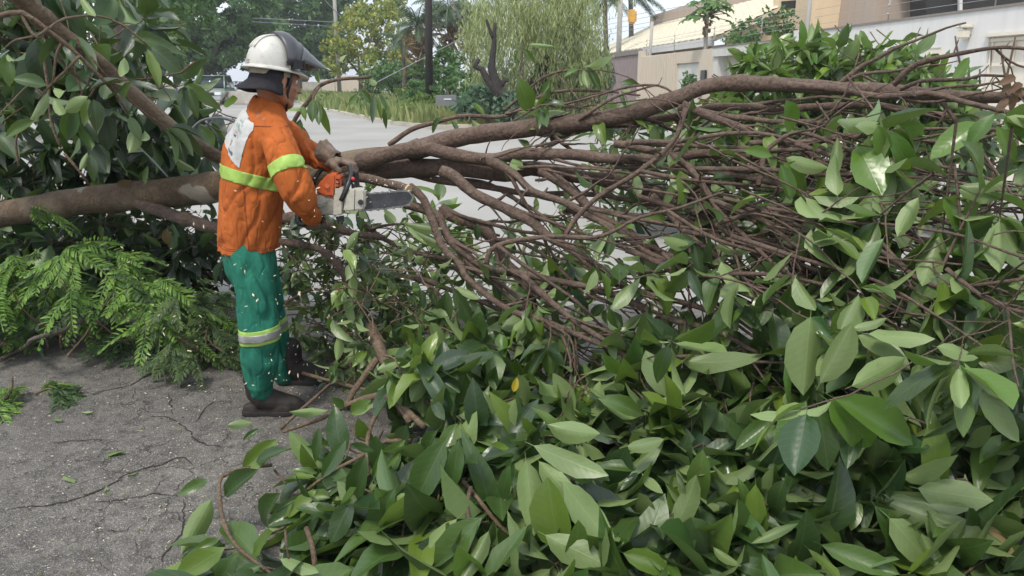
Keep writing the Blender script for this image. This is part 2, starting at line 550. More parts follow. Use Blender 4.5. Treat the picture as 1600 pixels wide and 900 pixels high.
# ------------------------------------------------------------------ plants: leaf shapes, things that carry leaves
def leaf_shape(ratio, droop, fold, wave, seed, twist=0.0):
    """length 1 along +Y, normal +Z; 24 quads"""
    r_ = random.Random(seed)
    ts = [0.0, 0.11, 0.26, 0.46, 0.68, 0.87, 1.0]
    ws = [0.012, 0.02, 0.66, 0.98, 0.95, 0.56, 0.015]
    V, U = [], []
    ph = r_.uniform(0, 6)
    for t, w in zip(ts, ws):
        for j in range(5):
            s = (j - 2) / 2.0
            x = s * w * ratio / 2
            lift = abs(s) * w * ratio / 2 * fold
            z = lift - 1.25 * droop * t * t + 1.5 * wave * math.sin(t * 7 + ph + (1.7 if s > 0 else 0)) * abs(s) * w
            y = t * (1 - 0.25 * abs(droop) * t)
            a = twist * t
            V.append((x * math.cos(a) - z * math.sin(a) * 0, y, z + x * math.sin(a)))
            U.append((0.5 + s * 0.5 * max(w, 0.05), t))
    Fq = [(i * 5 + j, i * 5 + j + 1, (i + 1) * 5 + j + 1, (i + 1) * 5 + j) for i in range(6) for j in range(4)]
    return np.array(V), np.array(Fq), np.array(U)

_r = random.Random(77)
SHAPES = [leaf_shape(_r.uniform(.31, .43), (.08, .25, .45, .02, -.18, .3, .6, .15, .35, .1)[k % 10] * _r.uniform(.7, 1.25), _r.uniform(.15, .85), _r.uniform(.015, .06), k, _r.uniform(-.6, .6)) for k in range(20)]
LEAF_ME = {}
def leaf_mesh(k, mat):
    if (k, mat) not in LEAF_ME:
        V, Fq, U = SHAPES[k]
        me = mesh_np('leaf', V, Fq, U[Fq.ravel()])
        me.materials.append(M[mat])
        LEAF_ME[(k, mat)] = me
    return LEAF_ME[(k, mat)]

def frame(y, zhint):
    y = Vector(y).normalized()
    z = Vector(zhint) - y * Vector(zhint).dot(y)
    if z.length < 1e-4: z = y.orthogonal()
    z.normalize()
    x = y.cross(z)
    return np.array([[x.x, y.x, z.x], [x.y, y.y, z.y], [x.z, y.z, z.z]])

class Plant:
    """a thing that carries twigs and leaves; the largest 300 leaves and twigs are parts, the rest one part"""
    def __init__(s, name, loc, label, cat, group=None):
        s.root = empty(name, loc, label, cat, group)
        s.leaves, s.twigs = [], []
        s.loc = np.array(loc, dtype=float)
    def leaf(s, base, d, nrm, length, mat='leaf', k=None, wid=1.0):
        s.leaves.append((np.array(base), frame(d, nrm), length, rng.randrange(len(SHAPES)) if k is None else k, mat, wid))
    def twig(s, pts, rad, mat='twig', n=6, name='twig', wob=0.0):
        s.twigs.append((pts, rad, mat, n, name, wob))
    def finish(s, limit=300, twig_limit=300, foliage='foliage'):
        cpos = np.array((0, 0, CAMZ))
        def seen(b):
            px, py = proj(b)
            return 1.0 if (-120 < px < 1720 and -120 < py < 1020) else 0.02
        s.leaves.sort(key=lambda l: -l[2] / np.linalg.norm(l[0] - cpos) * seen(l[0]))
        for b, fr, L, k, mat, wid in s.leaves[:limit]:
            o = bpy.data.objects.new('leaf', leaf_mesh(k, mat))
            COL.objects.link(o)
            o.parent = s.root
            m = np.eye(4)
            m[:3, :3] = fr * np.array([L * wid, L, L])
            m[:3, 3] = b - s.loc
            o.matrix_basis = Matrix(m.tolist())
        rest = s.leaves[limit:]
        mats = sorted({l[4] for l in rest})
        for mt in mats:
            Vs, Fs, Us, off = [], [], [], 0
            for b, fr, L, k, mat, wid in rest:
                if mat != mt: continue
                V, Fq, U = SHAPES[k]
                Vs.append((V * np.array([L * wid, L, L])) @ fr.T + b)
                Fs.append(Fq + off); off += len(V)
                Us.append(U[Fq.ravel()])
            link(foliage, mesh_np(foliage, np.concatenate(Vs), np.concatenate(Fs), np.concatenate(Us)), M[mt], s.root, 'stuff')
        s.twigs.sort(key=lambda t: -t[1][0] * len(t[0]))
        for pts, rad, mat, n, name, wob in s.twigs[:twig_limit]:
            link(name, branch_mesh(pts, rad, n, wob, name), M[mat], s.root)
        rest = s.twigs[twig_limit:]
        for mt in sorted({t[2] for t in rest}):
            Vs, Fs, off = [], [], 0
            for pts, rad, mat, n, name, wob in rest:
                if mat != mt: continue
                rings = tube_rings(pts, rad, 5)
                Vs += [v for r_ in rings for v in r_]
                for i in range(len(rings) - 1):
                    for k in range(5):
                        a = off + i * 5 + k; b = off + i * 5 + (k + 1) % 5
                        Fs.append((a, b, b + 5, a + 5))
                off += len(rings) * 5
            link('twigs', mesh_np('twigs', Vs, Fs), M[mt], s.root, 'stuff')

WORKER = (325, 40, 500, 655)
def blocks_worker(base, d, L):
    for q in (0.0, 0.5, 1.0):
        p = np.array(base) + np.array(d) * L * q
        if p[1] > 3.9: continue
        px, py = proj(p)
        if 322 < px < 505 and 30 < py < 660 and not (py > 590 and px > 470): return True
        if 485 < px < 665 and 225 < py < 350: return True
    return False

def rosette(pl, base, d, n, size, spread=(30, 85), droop=0.45, flip=0.3, mat='leaf', mats=None, zb=None, wid=(0.72, 1.2)):
    """a whorl of leaves round a twig end"""
    d = Vector(d).normalized()
    u = d.orthogonal().normalized(); w = d.cross(u)
    a0 = rng.uniform(0, 6.28)
    for i in range(n):
        a = a0 + 2.399 * i
        sp = R(rng.uniform(*spread))
        ld = d * math.cos(sp) + (u * math.cos(a) + w * math.sin(a)) * math.sin(sp)
        ld.z -= droop * rng.uniform(0.4, 1.4)
        ld.normalize()
        L = size * rng.uniform(0.7, 1.12)
        b = Vector(base) - d * rng.uniform(0, 0.05)
        if (b + ld * L).z < 0.015:
            ld.z = max(ld.z, (0.02 - b.z) / L); ld.normalize()
        if blocks_worker(b, ld, L): continue
        zh = Vector((rng.gauss(0, 0.35), rng.gauss(0, 0.35), 1.0)) + ld * 0.0
        if abs(ld.z) > 0.8: zh = d * 0.6 - Vector((0, 0.5, 0)) + Vector((rng.gauss(0, 0.4), rng.gauss(0, 0.4), 0))
        if rng.random() < flip: zh = -zh
        m = mat if mats is None else rng.choice(mats)
        pl.leaf(b, ld, zh, L, m, wid=rng.uniform(*wid))

def wander(p0, d0, L, n=8, curl=0.25, grav=0.0, zmin=0.03):
    p = Vector(p0); d = Vector(d0).normalized()
    pts = [p.copy()]
    for i in range(n):
        d += Vector((rng.gauss(0, curl), rng.gauss(0, curl), rng.gauss(0, curl) - grav)) * 0.5
        d.normalize()
        p = p + d * (L / n)
        if p.z < zmin: p.z = zmin; d.z = abs(d.z) * 0.3
        pts.append(p.copy())
    return pts, d
# ------------------------------------------------------------------ the fallen tree across the street
tree = Plant('fallen_tree', (-1.3, 4.45, 0.0), 'big leafy tree felled across the street, its mottled trunk behind the worker', 'tree')
TRUNK = [(-40, 345, 4.95, .078), (40, 327, 4.85, .080), (100, 318, 4.75, .084), (200, 306, 4.6, .086), (330, 294, 4.4, .090), (450, 278, 4.28, .088), (545, 258, 4.22, .078), (610, 245, 4.17, .066), (665, 230, 4.12, .050)]
def ctrl(lst, jit=0.0):
    return [(*P(x, y, d + jit), r) for x, y, d, r in lst]

def dd(px, py, off=0.0):
    t = (px - 600) / 1000.0
    return 4.15 - 1.2 * t - max(0, py - 190) * 0.0017 * (0.55 + 0.5 * min(1, max(0, t))) + off

pts, rad = catmull(ctrl(TRUNK), 0.04)
link('trunk', branch_mesh(pts, rad, 14, 0.012, 'trunk', 0.06), M['trunk'], tree.root)

# measured limbs: (x, y) in the photo, thickness in photo pixels at both ends, depth offset
LIMBS = [
    ([(640, 238), (720, 214), (850, 197), (960, 181), (1050, 158), (1095, 136), (1160, 131), (1280, 137), (1400, 142), (1480, 149), (1560, 149), (1660, 140)], 30, 17, 0.0, 'limb'),
    ([(560, 256), (640, 236), (667, 233), (757, 250), (813, 238), (893, 243), (1000, 247), (1100, 240), (1180, 244), (1260, 250), (1340, 262)], 26, 9, -0.08, 'limb'),
    ([(560, 266), (640, 262), (700, 260), (787, 271), (833, 262), (900, 274), (950, 280), (1000, 296), (1056, 310), (1120, 316), (1200, 330), (1290, 352)], 32, 9, 0.05, 'limb'),
    ([(690, 268), (712, 277), (740, 301), (787, 323), (830, 347), (853, 365), (893, 388), (920, 413), (955, 441), (1000, 455), (1075, 476), (1150, 505)], 20, 8, -0.15, 'branch'),
    ([(745, 248), (760, 253), (800, 270), (833, 297), (883, 317), (920, 340), (967, 363), (1000, 388), (1050, 412), (1110, 440), (1180, 470)], 14, 7, -0.2, 'branch'),
    ([(845, 266), (863, 276), (900, 303), (933, 333), (960, 350), (1000, 376), (1048, 407), (1100, 432)], 18, 8, -0.05, 'branch'),
    ([(633, 317), (662, 326), (690, 341), (699, 372), (730, 400), (763, 418), (817, 430), (887, 440), (950, 457), (1000, 477), (1056, 500), (1124, 519), (1187, 549)], 15, 8, -0.25, 'branch'),
    ([(640, 293), (662, 310), (676, 345), (690, 383), (720, 417), (727, 433), (757, 460), (800, 487), (850, 499), (900, 520), (960, 545)], 14, 8, -0.3, 'branch'),
    ([(815, 428), (847, 457), (893, 497), (940, 530), (1000, 571), (1049, 601), (1094, 624)], 11, 7, -0.3, 'branch'),
    ([(760, 412), (767, 390), (793, 377), (833, 370), (883, 370), (943, 367), (1000, 340), (1065, 322), (1130, 300)], 9, 4, -0.45, 'branch'),
    ([(883, 367), (900, 340), (933, 310), (965, 290), (1000, 268), (1050, 225), (1072, 168)], 8, 8, -0.4, 'branch'),
    ([(640, 270), (660, 276), (720, 287), (747, 288), (833, 303), (900, 302), (980, 310), (1060, 335), (1140, 360)], 13, 6, 0.1, 'branch'),
    ([(690, 328), (720, 344), (760, 362), (773, 388), (795, 415), (840, 440), (900, 470)], 20, 9, 0.15, 'branch'),
    ([(1067, 165), (1112, 186), (1150, 197), (1206, 220), (1262, 239), (1311, 276), (1356, 306), (1390, 340), (1442, 377), (1500, 420)], 13, 7, -0.12, 'branch'),
    ([(860, 215), (930, 199), (1000, 190), (1067, 181), (1112, 169), (1157, 168), (1225, 169), (1319, 166), (1375, 166), (1450, 176), (1540, 186)], 15, 9, 0.1, 'branch'),
    ([(1062, 168), (1090, 174), (1131, 182), (1206, 190), (1311, 196), (1400, 210), (1500, 230)], 11, 6, -0.02, 'branch'),
    ([(960, 225), (1000, 231), (1049, 242), (1075, 261), (1124, 272), (1180, 280), (1262, 295), (1330, 310), (1420, 330), (1520, 360)], 13, 6, -0.18, 'branch'),
    ([(980, 255), (1045, 243), (1105, 239), (1157, 246), (1225, 255), (1330, 262), (1430, 280)], 14, 7, 0.08, 'branch'),
    ([(1072, 255), (1082, 266), (1105, 299), (1124, 332), (1146, 355), (1180, 385), (1210, 410), (1260, 450)], 11, 6, -0.3, 'branch'),
    ([(1020, 296), (1049, 310), (1097, 340), (1150, 370), (1190, 395), (1250, 420)], 12, 6, -0.12, 'branch'),
    ([(1020, 305), (1037, 321), (1064, 355), (1105, 392), (1150, 425), (1210, 470)], 12, 6, -0.22, 'branch'),
    ([(1130, 312), (1150, 318), (1187, 351), (1210, 374), (1270, 410)], 9, 5, -0.1, 'branch'),
    ([(1184, 290), (1190, 262), (1193, 239), (1215, 221), (1240, 207), (1270, 209), (1320, 228), (1370, 258)], 9, 5, -0.35, 'branch'),
    ([(1120, 350), (1195, 325), (1244, 321), (1292, 332), (1356, 362), (1394, 396), (1440, 440)], 8, 5, -0.35, 'branch'),
    ([(1230, 134), (1296, 139), (1375, 150), (1450, 145), (1500, 157), (1560, 175), (1640, 190)], 11, 7, -0.15, 'branch'),
    ([(1310, 132), (1340, 108), (1370, 92), (1400, 74), (1430, 62), (1480, 42), (1512, 34)], 8, 2.5, 0.0, 'branch'),
    ([(1395, 132), (1420, 107), (1450, 95), (1490, 84), (1530, 76), (1570, 74), (1620, 80)], 9, 5, -0.1, 'branch'),
    ([(1405, 140), (1440, 126), (1480, 124), (1515, 122), (1535, 117), (1575, 119)], 7, 4, -0.05, 'branch'),
    ([(1430, 148), (1480, 136), (1530, 133), (1565, 128)], 6, 3, -0.1, 'branch'),
    ([(1555, 76), (1570, 90), (1590, 102), (1620, 110)], 4, 3, -0.1, 'branch'),
    ([(980, 392), (1000, 399), (1075, 429), (1124, 455), (1157, 470), (1210, 485), (1232, 504), (1322, 519), (1400, 540)], 10, 5, -0.25, 'branch'),
    ([(1030, 450), (1086, 434), (1150, 427), (1232, 434), (1319, 453), (1375, 477), (1424, 489), (1469, 491)], 9, 4, -0.35, 'branch'),
    ([(950, 575), (1000, 564), (1056, 556), (1112, 558), (1169, 567), (1250, 567)], 7, 4, -0.3, 'branch'),
    ([(1340, 350), (1367, 381), (1405, 414), (1439, 440), (1487, 447), (1544, 446), (1620, 436)], 9, 6, -0.35, 'branch'),
    ([(1480, 420), (1514, 446), (1555, 474), (1620, 492)], 8, 5, -0.4, 'branch'),
    ([(1572, 478), (1577, 500), (1583, 567), (1592, 605)], 5, 3, -0.4, 'branch'),
    ([(905, 186), (930, 170), (960, 152), (990, 143), (1028, 133)], 6, 2.5, -0.05, 'branch'),
    ([(1070, 163), (1050, 145), (1028, 134), (985, 136), (940, 147), (885, 162), (845, 165), (800, 190)], 4, 3, 0.0, 'branch'),
    ([(608, 226), (640, 205), (680, 191), (710, 183), (790, 178), (830, 158), (870, 144), (945, 142), (1000, 150)], 9, 3, 0.12, 'branch'),
    ([(818, 146), (818, 128), (815, 100), (818, 66)], 3.5, 2, 0.15, 'branch'),
    ([(788, 172), (818, 146), (850, 120), (885, 110), (905, 108)], 5, 3, 0.15, 'branch'),
    ([(570, 352), (600, 375), (640, 390), (680, 402), (720, 415)], 9, 6, 0.05, 'branch'),
    ([(600, 430), (660, 436), (700, 452), (760, 475), (820, 512), (880, 540)], 10, 6, 0.0, 'branch'),
    ([(880, 330), (960, 333), (1050, 344), (1150, 366), (1250, 398), (1330, 430)], 8, 5, 0.1, 'branch'),
    ([(900, 445), (980, 470), (1060, 520), (1120, 560), (1180, 600)], 9, 5, 0.05, 'branch'),
]
BR = []
def limb(lst, t0, t1, off, name, plant=tree, mat='bark', depth=dd, store=BR, wob=0.012):
    n = len(lst)
    c = []
    for i, (x, y) in enumerate(lst):
        d = depth(x, y, off)
        th = t0 + (t1 - t0) * i / (n - 1)
        c.append((*P(x, y, d), th / F * d / 2))
    pts, rad = catmull(c, 0.045)
    plant.twig(pts, rad, mat, 9 if t0 > 12 else 7, name, wob if t0 > 8 else wob * 0.6)
    if store is not None: store.append((pts, rad))
for l in LIMBS: limb(*l)
# many long thin branches fanning to the right and down
def fan(n):
    k = 0
    while k < n:
        pts, rad = rng.choice(BR[:36])
        p = pts[rng.randrange(len(pts))]
        sx, sy = proj(p)
        if not (650 < sx < 1200) or sy < 128 or rng.random() > np.interp(sy, [130, 250, 350, 480], [.25, .4, .8, 1]): continue
        ang = R(np.interp(sy, [130, 200, 280, 360, 450], [0, 6, 19, 30, 36]) + rng.gauss(0, 6))
        L = rng.uniform(230, 560)
        off = p.y - dd(sx, sy)
        lst = []; wob_ = rng.gauss(0, 14); w2 = rng.gauss(0, 9)
        for i in range(6):
            q = i / 5
            lst.append((sx + L * q * math.cos(ang), sy + L * q * math.sin(ang) + wob_ * math.sin(q * 3.1) + w2 * math.sin(q * 7)))
        if any(y > 610 for x, y in lst): continue
        n_ = len(lst); c = []
        t0 = rng.uniform(4.5, 8)
        for i, (x, y) in enumerate(lst):
            d = dd(x, y, off * (1 - i / 5) + rng.gauss(0, .04) - .12 * i / 5)
            c.append((*P(x, y, d), (t0 + (2.6 - t0) * i / 5) / F * d / 2))
        pp, rr = catmull(c, .05)
        tree.twig(pp, rr, 'bark', 6, 'branch', .008); BR2.append((pp, rr)); k += 1
BR2 = []
fan(46)
def long_fan(n):
    for _ in range(n):
        sx, sy = rng.uniform(960, 1280), rng.uniform(210, 430)
        ang = R(np.interp(sy, [200, 300, 430], [3, 12, 22]) + rng.gauss(0, 5)); L = rng.uniform(330, 520)
        off = rng.uniform(-.42, -.1); w1, w2 = rng.gauss(0, 16), rng.gauss(0, 8); c = []
        t0 = rng.uniform(6, 9.5)
        for i in range(6):
            q = i / 5
            x, y = sx + L * q * math.cos(ang), sy + L * q * math.sin(ang) + w1 * math.sin(q * 3.1) + w2 * math.sin(q * 8)
            d = dd(x, y, off + rng.gauss(0, .02)); c.append((*P(x, y, d), (t0 + (3.2 - t0) * q) / F * d / 2))
        pp, rr = catmull(c, .05)
        tree.twig(pp, rr, 'bark', 7, 'branch', .008); BR2.append((pp, rr))
long_fan(24)
# the branch under the saw, cut through at its end, and the stub that came off it
limb([(540, 276), (575, 279), (600, 286), (622, 291), (637, 297)], 15, 15, -0.42, 'branch', store=None, wob=0.003)
e = [Vector(P(x, y, dd(x, y, -0.42))) for x, y in ((622, 291), (637, 297))]
dv = (e[1] - e[0]).normalized()
mb = MB(); mb.tube([e[1] - dv * 0.002, e[1] + dv * 0.006], [0.0262, 0.0255], 12); mb.build('cut_end', M['cut_wood'], tree.root)
# lower branch of the trunk passing behind the worker
c = [(*P(x, y, d), r) for x, y, d, r in ((205, 312, 4.55, .034), (240, 326, 4.42, .036), (290, 342, 4.3, .034), (340, 356, 4.2, .032), (430, 342, 4.1, .028), (480, 345, 4.02, .026), (540, 362, 3.95, .02), (600, 372, 3.9, .016))]
pts, rad = catmull(c, 0.045); tree.twig(pts, rad, 'bark', 9, 'branch', 0.01)
c = [(*P(x, y, d), r) for x, y, d, r in ((430, 375, 4.1, .02), (500, 392, 4.0, .018), (545, 436, 3.9, .026), (572, 478, 3.85, .026))]
pts, rad = catmull(c, 0.045); tree.twig(pts, rad, 'bark', 9, 'branch', 0.01)

def leafy(px, py):
    """how many leaves the crown bears where it is seen"""
    if py < 175: return 0.04
    if px < 1000 and py < 380: return 0.05
    if px < 1000 and py < 470: return 0.16
    if px < 1250 and py < 410: return 0.28
    if px >= 1250 and py < 420: return 0.22
    if py < 450: return 0.55
    if py < 540 and px < 1300: return 0.55
    return 0.75

def grow(plant, pts, rad, count, lens, lf, size, mat='bark', level=0, bias=None, mats=None):
    for _ in range(count):
        i = rng.randrange(int(len(pts) * 0.15), len(pts) - 1)
        p, r = pts[i], rad[i]
        t = (pts[i + 1] - pts[i]).normalized()
        u = t.orthogonal().normalized(); w = t.cross(u)
        a = rng.uniform(0, 6.28); sp = R(rng.uniform(18, 55))
        d = t * math.cos(sp) + (u * math.cos(a) + w * math.sin(a)) * math.sin(sp)
        if bias is not None: d += bias * rng.uniform(0.3, 1.0)
        L = rng.uniform(*lens)
        tp, td = wander(p, d, L, 9, 0.28, 0.03)
        r0 = min(r * 0.6, 0.009 + 0.004 * rng.random())
        if any(blocks_worker(q, (0, 0, 0), 0) for q in tp): continue
        ex, ey = proj(tp[-1])
        if plant is tree and (ey < 60 or (ey < 150 and ex < 1330) or (ey < 165 and rng.random() < .6)): continue
        plant.twig(tp, [r0 + (0.0022 - r0) * k / 9 for k in range(10)], mat, 5, 'twig')
        px, py = proj(tp[-1])
        f = lf(px, py)
        if rng.random() < f:
            rosette(plant, tp[-1], td, rng.randint(3, 7), size * rng.uniform(0.8, 1.15), flip=0.42, mats=mats)
        for k in range(4, 9):
            if rng.random() < f * 0.35:
                rosette(plant, tp[k], (tp[k] - tp[k - 1]), 1, size * 0.9, (45, 90), flip=0.42, mats=mats)
        if level < 1:
            grow(plant, tp, [r0] * len(tp), rng.choice((1, 2, 2)), (lens[0] * 0.45, lens[1] * 0.5), lf, size, mat, level + 1, bias, mats)
for pts, rad in BR2:
    grow(tree, pts, rad, 2, (0.15, 0.45), lambda x, y: leafy(x, y) * .8, 0.185, level=1, bias=Vector((0.25, -0.1, -0.05)), mats=['leaf'])
CM = ['leaf'] * 9 + ['leaf_dark'] + ['leaf_bright']
for pts, rad in BR:
    L = sum((b - a).length for a, b in zip(pts, pts[1:]))
    grow(tree, pts, rad, int(2 + L * 2.3), (0.25, 0.75), leafy, 0.185, bias=Vector((0.25, -0.1, -0.05)), mats=CM)

# leaves seen against the street and the wall, each at its place: (base x, y, tip x, y, depth offset, upper side faces us?)
for pts, rad in BR + BR2:
    for _ in range(3):
        i = rng.randrange(2, len(pts) - 1)
        t_ = (pts[i + 1] - pts[i]).normalized()
        d_ = (t_.orthogonal().normalized() * rng.choice((-1, 1)) + t_ * rng.uniform(-.3, .8) + Vector((rng.gauss(0, .5), rng.gauss(0, .5), rng.gauss(0, .5)))).normalized()
        L_ = rng.uniform(.025, .07) + rad[i]
        if blocks_worker(pts[i], (0, 0, 0), 0): continue
        tree.twig([pts[i], pts[i] + d_ * L_ * .6, pts[i] + d_ * L_ + Vector((0, 0, rng.gauss(0, .008)))], [max(.0022, rad[i] * .42), max(.002, rad[i] * .34), max(.0018, rad[i] * .26)], 'bark', 6, 'snag')
# big hanging clusters at the right, in front of the branches
for _ in range(17):
    px, py = rng.uniform(1260, 1620), rng.uniform(190, 440)
    if px < 1330 and py < 260: continue
    p = P(px, py, dd(px, py, -.38 + rng.uniform(-.12, .2)))
    dv_ = Vector((rng.gauss(.5, .4), rng.gauss(-.3, .4), rng.gauss(-.2, .35))).normalized()
    tp = [p - dv_ * .3 + Vector((0, 0, .05)), p - dv_ * .15 + Vector((0, 0, .03)), p]
    tree.twig(tp, [.005, .004, .003], 'bark', 6)
    rosette(tree, p, dv_, rng.randint(5, 8), .225 * rng.uniform(.85, 1.15), (25, 75), .6, .45, mats=['leaf', 'leaf', 'leaf_bright'])
HERO = [
    (1390, 185, 1500, 245, -.45, 1, 1.0), (1385, 190, 1330, 210, -.45, 0, 1.1), (1375, 185, 1300, 205, -.42, 0, 1.1), (1380, 195, 1435, 270, -.5, 1, 1.0), (1370, 190, 1385, 250, -.5, 1, 1.0),
    (1560, 172, 1508, 222, -.5, 1, .9), (1553, 190, 1590, 250, -.5, 1, .9), (1560, 185, 1630, 240, -.5, 1, .9), (1565, 180, 1640, 200, -.55, 0, .9), (1540, 185, 1460, 235, -.45, 1, 1.2),
    (1215, 250, 1295, 295, -.5, 1, 1.0), (1220, 245, 1290, 262, -.5, 0, .9), (1218, 250, 1235, 310, -.5, 1, .9), (1212, 246, 1165, 232, -.5, 1, .8), (1310, 205, 1300, 285, -.5, 0, .7),
    (1225, 150, 1255, 205, -.3, 1, 1.1), (1440, 300, 1400, 370, -.5, 0, .8), (1490, 290, 1570, 295, -.5, 0, .9), (1490, 295, 1560, 310, -.5, 0, 1.0), (1470, 300, 1510, 370, -.5, 1, 1.0),
    (1268, 480, 1255, 610, -.6, 0, 1.0), (1275, 610, 1330, 510, -.6, 0, .9), (1320, 608, 1420, 565, -.62, 0, 1.0), (1345, 520, 1450, 535, -.6, 0, 1.0), (1330, 520, 1420, 555, -.58, 0, .9), (1325, 515, 1385, 505, -.58, 0, .8),
    (1440, 545, 1500, 620, -.6, 1, 1.0), (1455, 540, 1535, 555, -.6, 0, .9), (1280, 615, 1390, 705, -.65, 1, 1.1), (1275, 620, 1300, 740, -.65, 1, 1.1), (1265, 618, 1215, 690, -.6, 1, .9), (1285, 612, 1430, 690, -.66, 1, 1.0),
    (1120, 465, 1155, 445, -.4, 0, 1.6), (1050, 560, 1175, 590, -.4, 0, .6), (1178, 490, 1200, 555, -.4, 1, 1.0), (1165, 480, 1130, 500, -.4, 1, .9),
    (820, 70, 862, 66, .15, 0, .5), (815, 75, 838, 92, .15, 1, .8), (812, 75, 805, 98, .15, 1, .8), (905, 105, 966, 108, .1, 0, .6), (910, 105, 920, 140, .1, 0, .8), (915, 100, 938, 140, .1, 1, .8), (905, 108, 885, 112, .1, 1, .8), (905, 112, 910, 135, .1, 0, .9),
    (845, 150, 860, 125, .1, 1, .9), (820, 150, 860, 170, .1, 0, .9), (880, 150, 870, 182, .1, 1, .9), (800, 175, 840, 168, .1, 0, .8), (965, 130, 998, 127, 0, 1, .8), (965, 135, 985, 145, 0, 0, .8), (968, 138, 975, 165, 0, 1, .7),
    (690, 180, 672, 205, .1, 1, .9), (705, 187, 715, 205, .1, 1, .9), (760, 182, 740, 160, .1, 0, .8), (735, 184, 755, 212, .1, 0, .8),
    (700, 445, 690, 520, -.3, 1, .9), (705, 443, 735, 510, -.3, 1, .8), (708, 445, 748, 470, -.3, 0, .8), (645, 400, 668, 410, -.3, 0, 1.1), (680, 412, 716, 420, -.3, 0, .9), (688, 335, 695, 350, .1, 1, 1.0), (745, 345, 747, 375, 0, 1, 1.0),
    (620, 345, 690, 360, -.35, 0, .7), (625, 350, 695, 385, -.35, 0, .6), (632, 350, 670, 378, -.35, 0, .7), (860, 355, 880, 365, -.2, 1, 1.0), (945, 350, 950, 400, -.3, 0, .9), (1000, 345, 1042, 330, -.3, 1, 1.0), (950, 420, 940, 440, -.3, 0, .7),
    (1085, 385, 1035, 375, -.35, 0, 1.0), (1110, 380, 1170, 395, -.35, 0, .8), (1030, 380, 1085, 378, -.4, 1, 1.0),
]
for hi, (bx, by, tx, ty, off, face, wd) in enumerate(HERO):
    d0 = dd(bx, by, off)
    a, b = P(bx, by, d0), P(tx, ty, d0 - 0.03 + rng.uniform(-.03, .02))
    toC = (Vector((0, 0, CAMZ)) - a).normalized()
    zh = (toC + Vector((rng.gauss(0, .25), 0, 0.55))) * (1 if face else -1)
    tree.leaf(a, b - a, zh, (b - a).length * 1.06, 'leaf_bright' if hi < 20 or rng.random() < .25 else 'leaf', rng.randrange(20), wd)
# dry leaves at the far right end of the limb
for x, y, tx, ty in ((1580, 125, 1570, 150), (1585, 130, 1600, 155), (1575, 150, 1560, 175), (1590, 120, 1560, 128), (1590, 160, 1606, 185), (1600, 130, 1575, 140), (1582, 145, 1592, 172), (1598, 150, 1580, 160)):
    a, b = P(x, y, 2.85), P(tx, ty, 2.8)
    tree.leaf(a, b - a, (rng.gauss(0, .5), -1, rng.gauss(0.3, .5)), (b - a).length * 0.8, 'leaf_brown', rng.choice((2, 5, 8)), 1.1)
# ------------------------------------------------------------------ the heap of the tree's crown lying on the road
def heap_h(X, Y):
    h = 0.12 + (Y - 1.95) * 0.40
    if X > 0.5: h += 0.10 * min(1, (X - 0.5) / 1.0)
    if X < -0.35: h *= max(0.25, 1 - (-0.35 - X) * 1.1)
    return max(0.08, min(h, 0.95))

def in_heap(X, Y):
    if X < -1.0 + 0.12 * math.sin(Y * 5): return False
    if Y > 3.15 and X < -0.55: return False
    # bare patch of road in front of the worker
    px, py = proj((X, Y, 0.05))
    if px < 520 and py < 700: return False
    return True

def heap(plant, cells, n, size, mats, flip=0.35, zlo=0.25, lean=Vector((-0.1, -0.75, -0.25)), nl=(6, 10), hmax=9.0):
    """rosettes on short twigs all through the heap over the given ground rectangle"""
    x0, x1, y0, y1 = cells
    k = 0; tries = 0
    while k < n and tries < n * 20:
        tries += 1
        X, Y = rng.uniform(x0, x1), rng.uniform(y0, y1)
        if not in_heap(X, Y): continue
        H = min(hmax, heap_h(X, Y)) * (0.85 + 0.5 * mnoise.noise(Vector((X * 2.3, Y * 2.3, 4.0))))
        z = max(0.05, H * (1 - (1 - zlo) * rng.random() ** 1.6))
        tip = Vector((X, Y, z))
        d = lean + Vector((rng.gauss(0, 0.55), rng.gauss(0, 0.45), rng.gauss(0.1, 0.4)))
        d.normalize()
        L = rng.uniform(0.10, 0.24)
        base = tip - d * L - Vector((0, 0, 0.06))
        base.z = max(0.03, base.z)
        mid = (tip + base) / 2 + Vector((rng.gauss(0, .02), rng.gauss(0, .02), rng.gauss(0, .02)))
        hx, hy = proj(tip)
        if 525 < hx < 690 and 470 < hy < 690 and rng.random() < .6: continue
        if any(blocks_worker(q, (0, 0, 0), 0) for q in (tip, mid, base)): continue
        p, r = catmull([(*base, .0042), (*mid, .0036), (*tip, .0025)], 0.06)
        plant.twig(p, r, 'twig', 5)
        rosette(plant, tip, d, rng.randint(*nl), size * rng.uniform(0.8, 1.2), (35, 88), 0.35, flip, mats=mats)
        k += 1

DK = ['leaf'] * 7 + ['leaf_dark'] * 3
MX = ['leaf'] * 9 + ['leaf_dark'] + ['leaf_bright']
PALE = ['leaf']
def hero(plant, rows, mat='leaf'):
    """leaves measured in the photo: base x, y, tip x, y, depth, upper side faces us?, width"""
    for bx, by, tx, ty, d0, face, wd in rows:
        a, b = P(bx, by, d0), P(tx, ty, d0 - 0.05)
        if b.z < 0.02: b.z = 0.02
        if a.z < 0.03: a.z = 0.03
        toC = (Vector((0, 0, CAMZ)) - a).normalized()
        zh = (toC + Vector((rng.gauss(0, .2), 0, 0.5))) * (1 if face else -1)
        plant.leaf(a, b - a, zh, (b - a).length * 1.04, mat, rng.randrange(20), wd)

def stem(plant, lst, t0, t1, name='branch', mat='twig'):
    n = len(lst)
    c = []
    for i, (x, y, d) in enumerate(lst):
        p = P(x, y, d)
        if p.z < 0.025: p = G(x, y, 0.025)
        c.append((*p, (t0 + (t1 - t0) * i / (n - 1)) / F * d / 2))
    p, r = catmull(c, 0.035)
    plant.twig(p, r, mat, 8, name, 0.006)

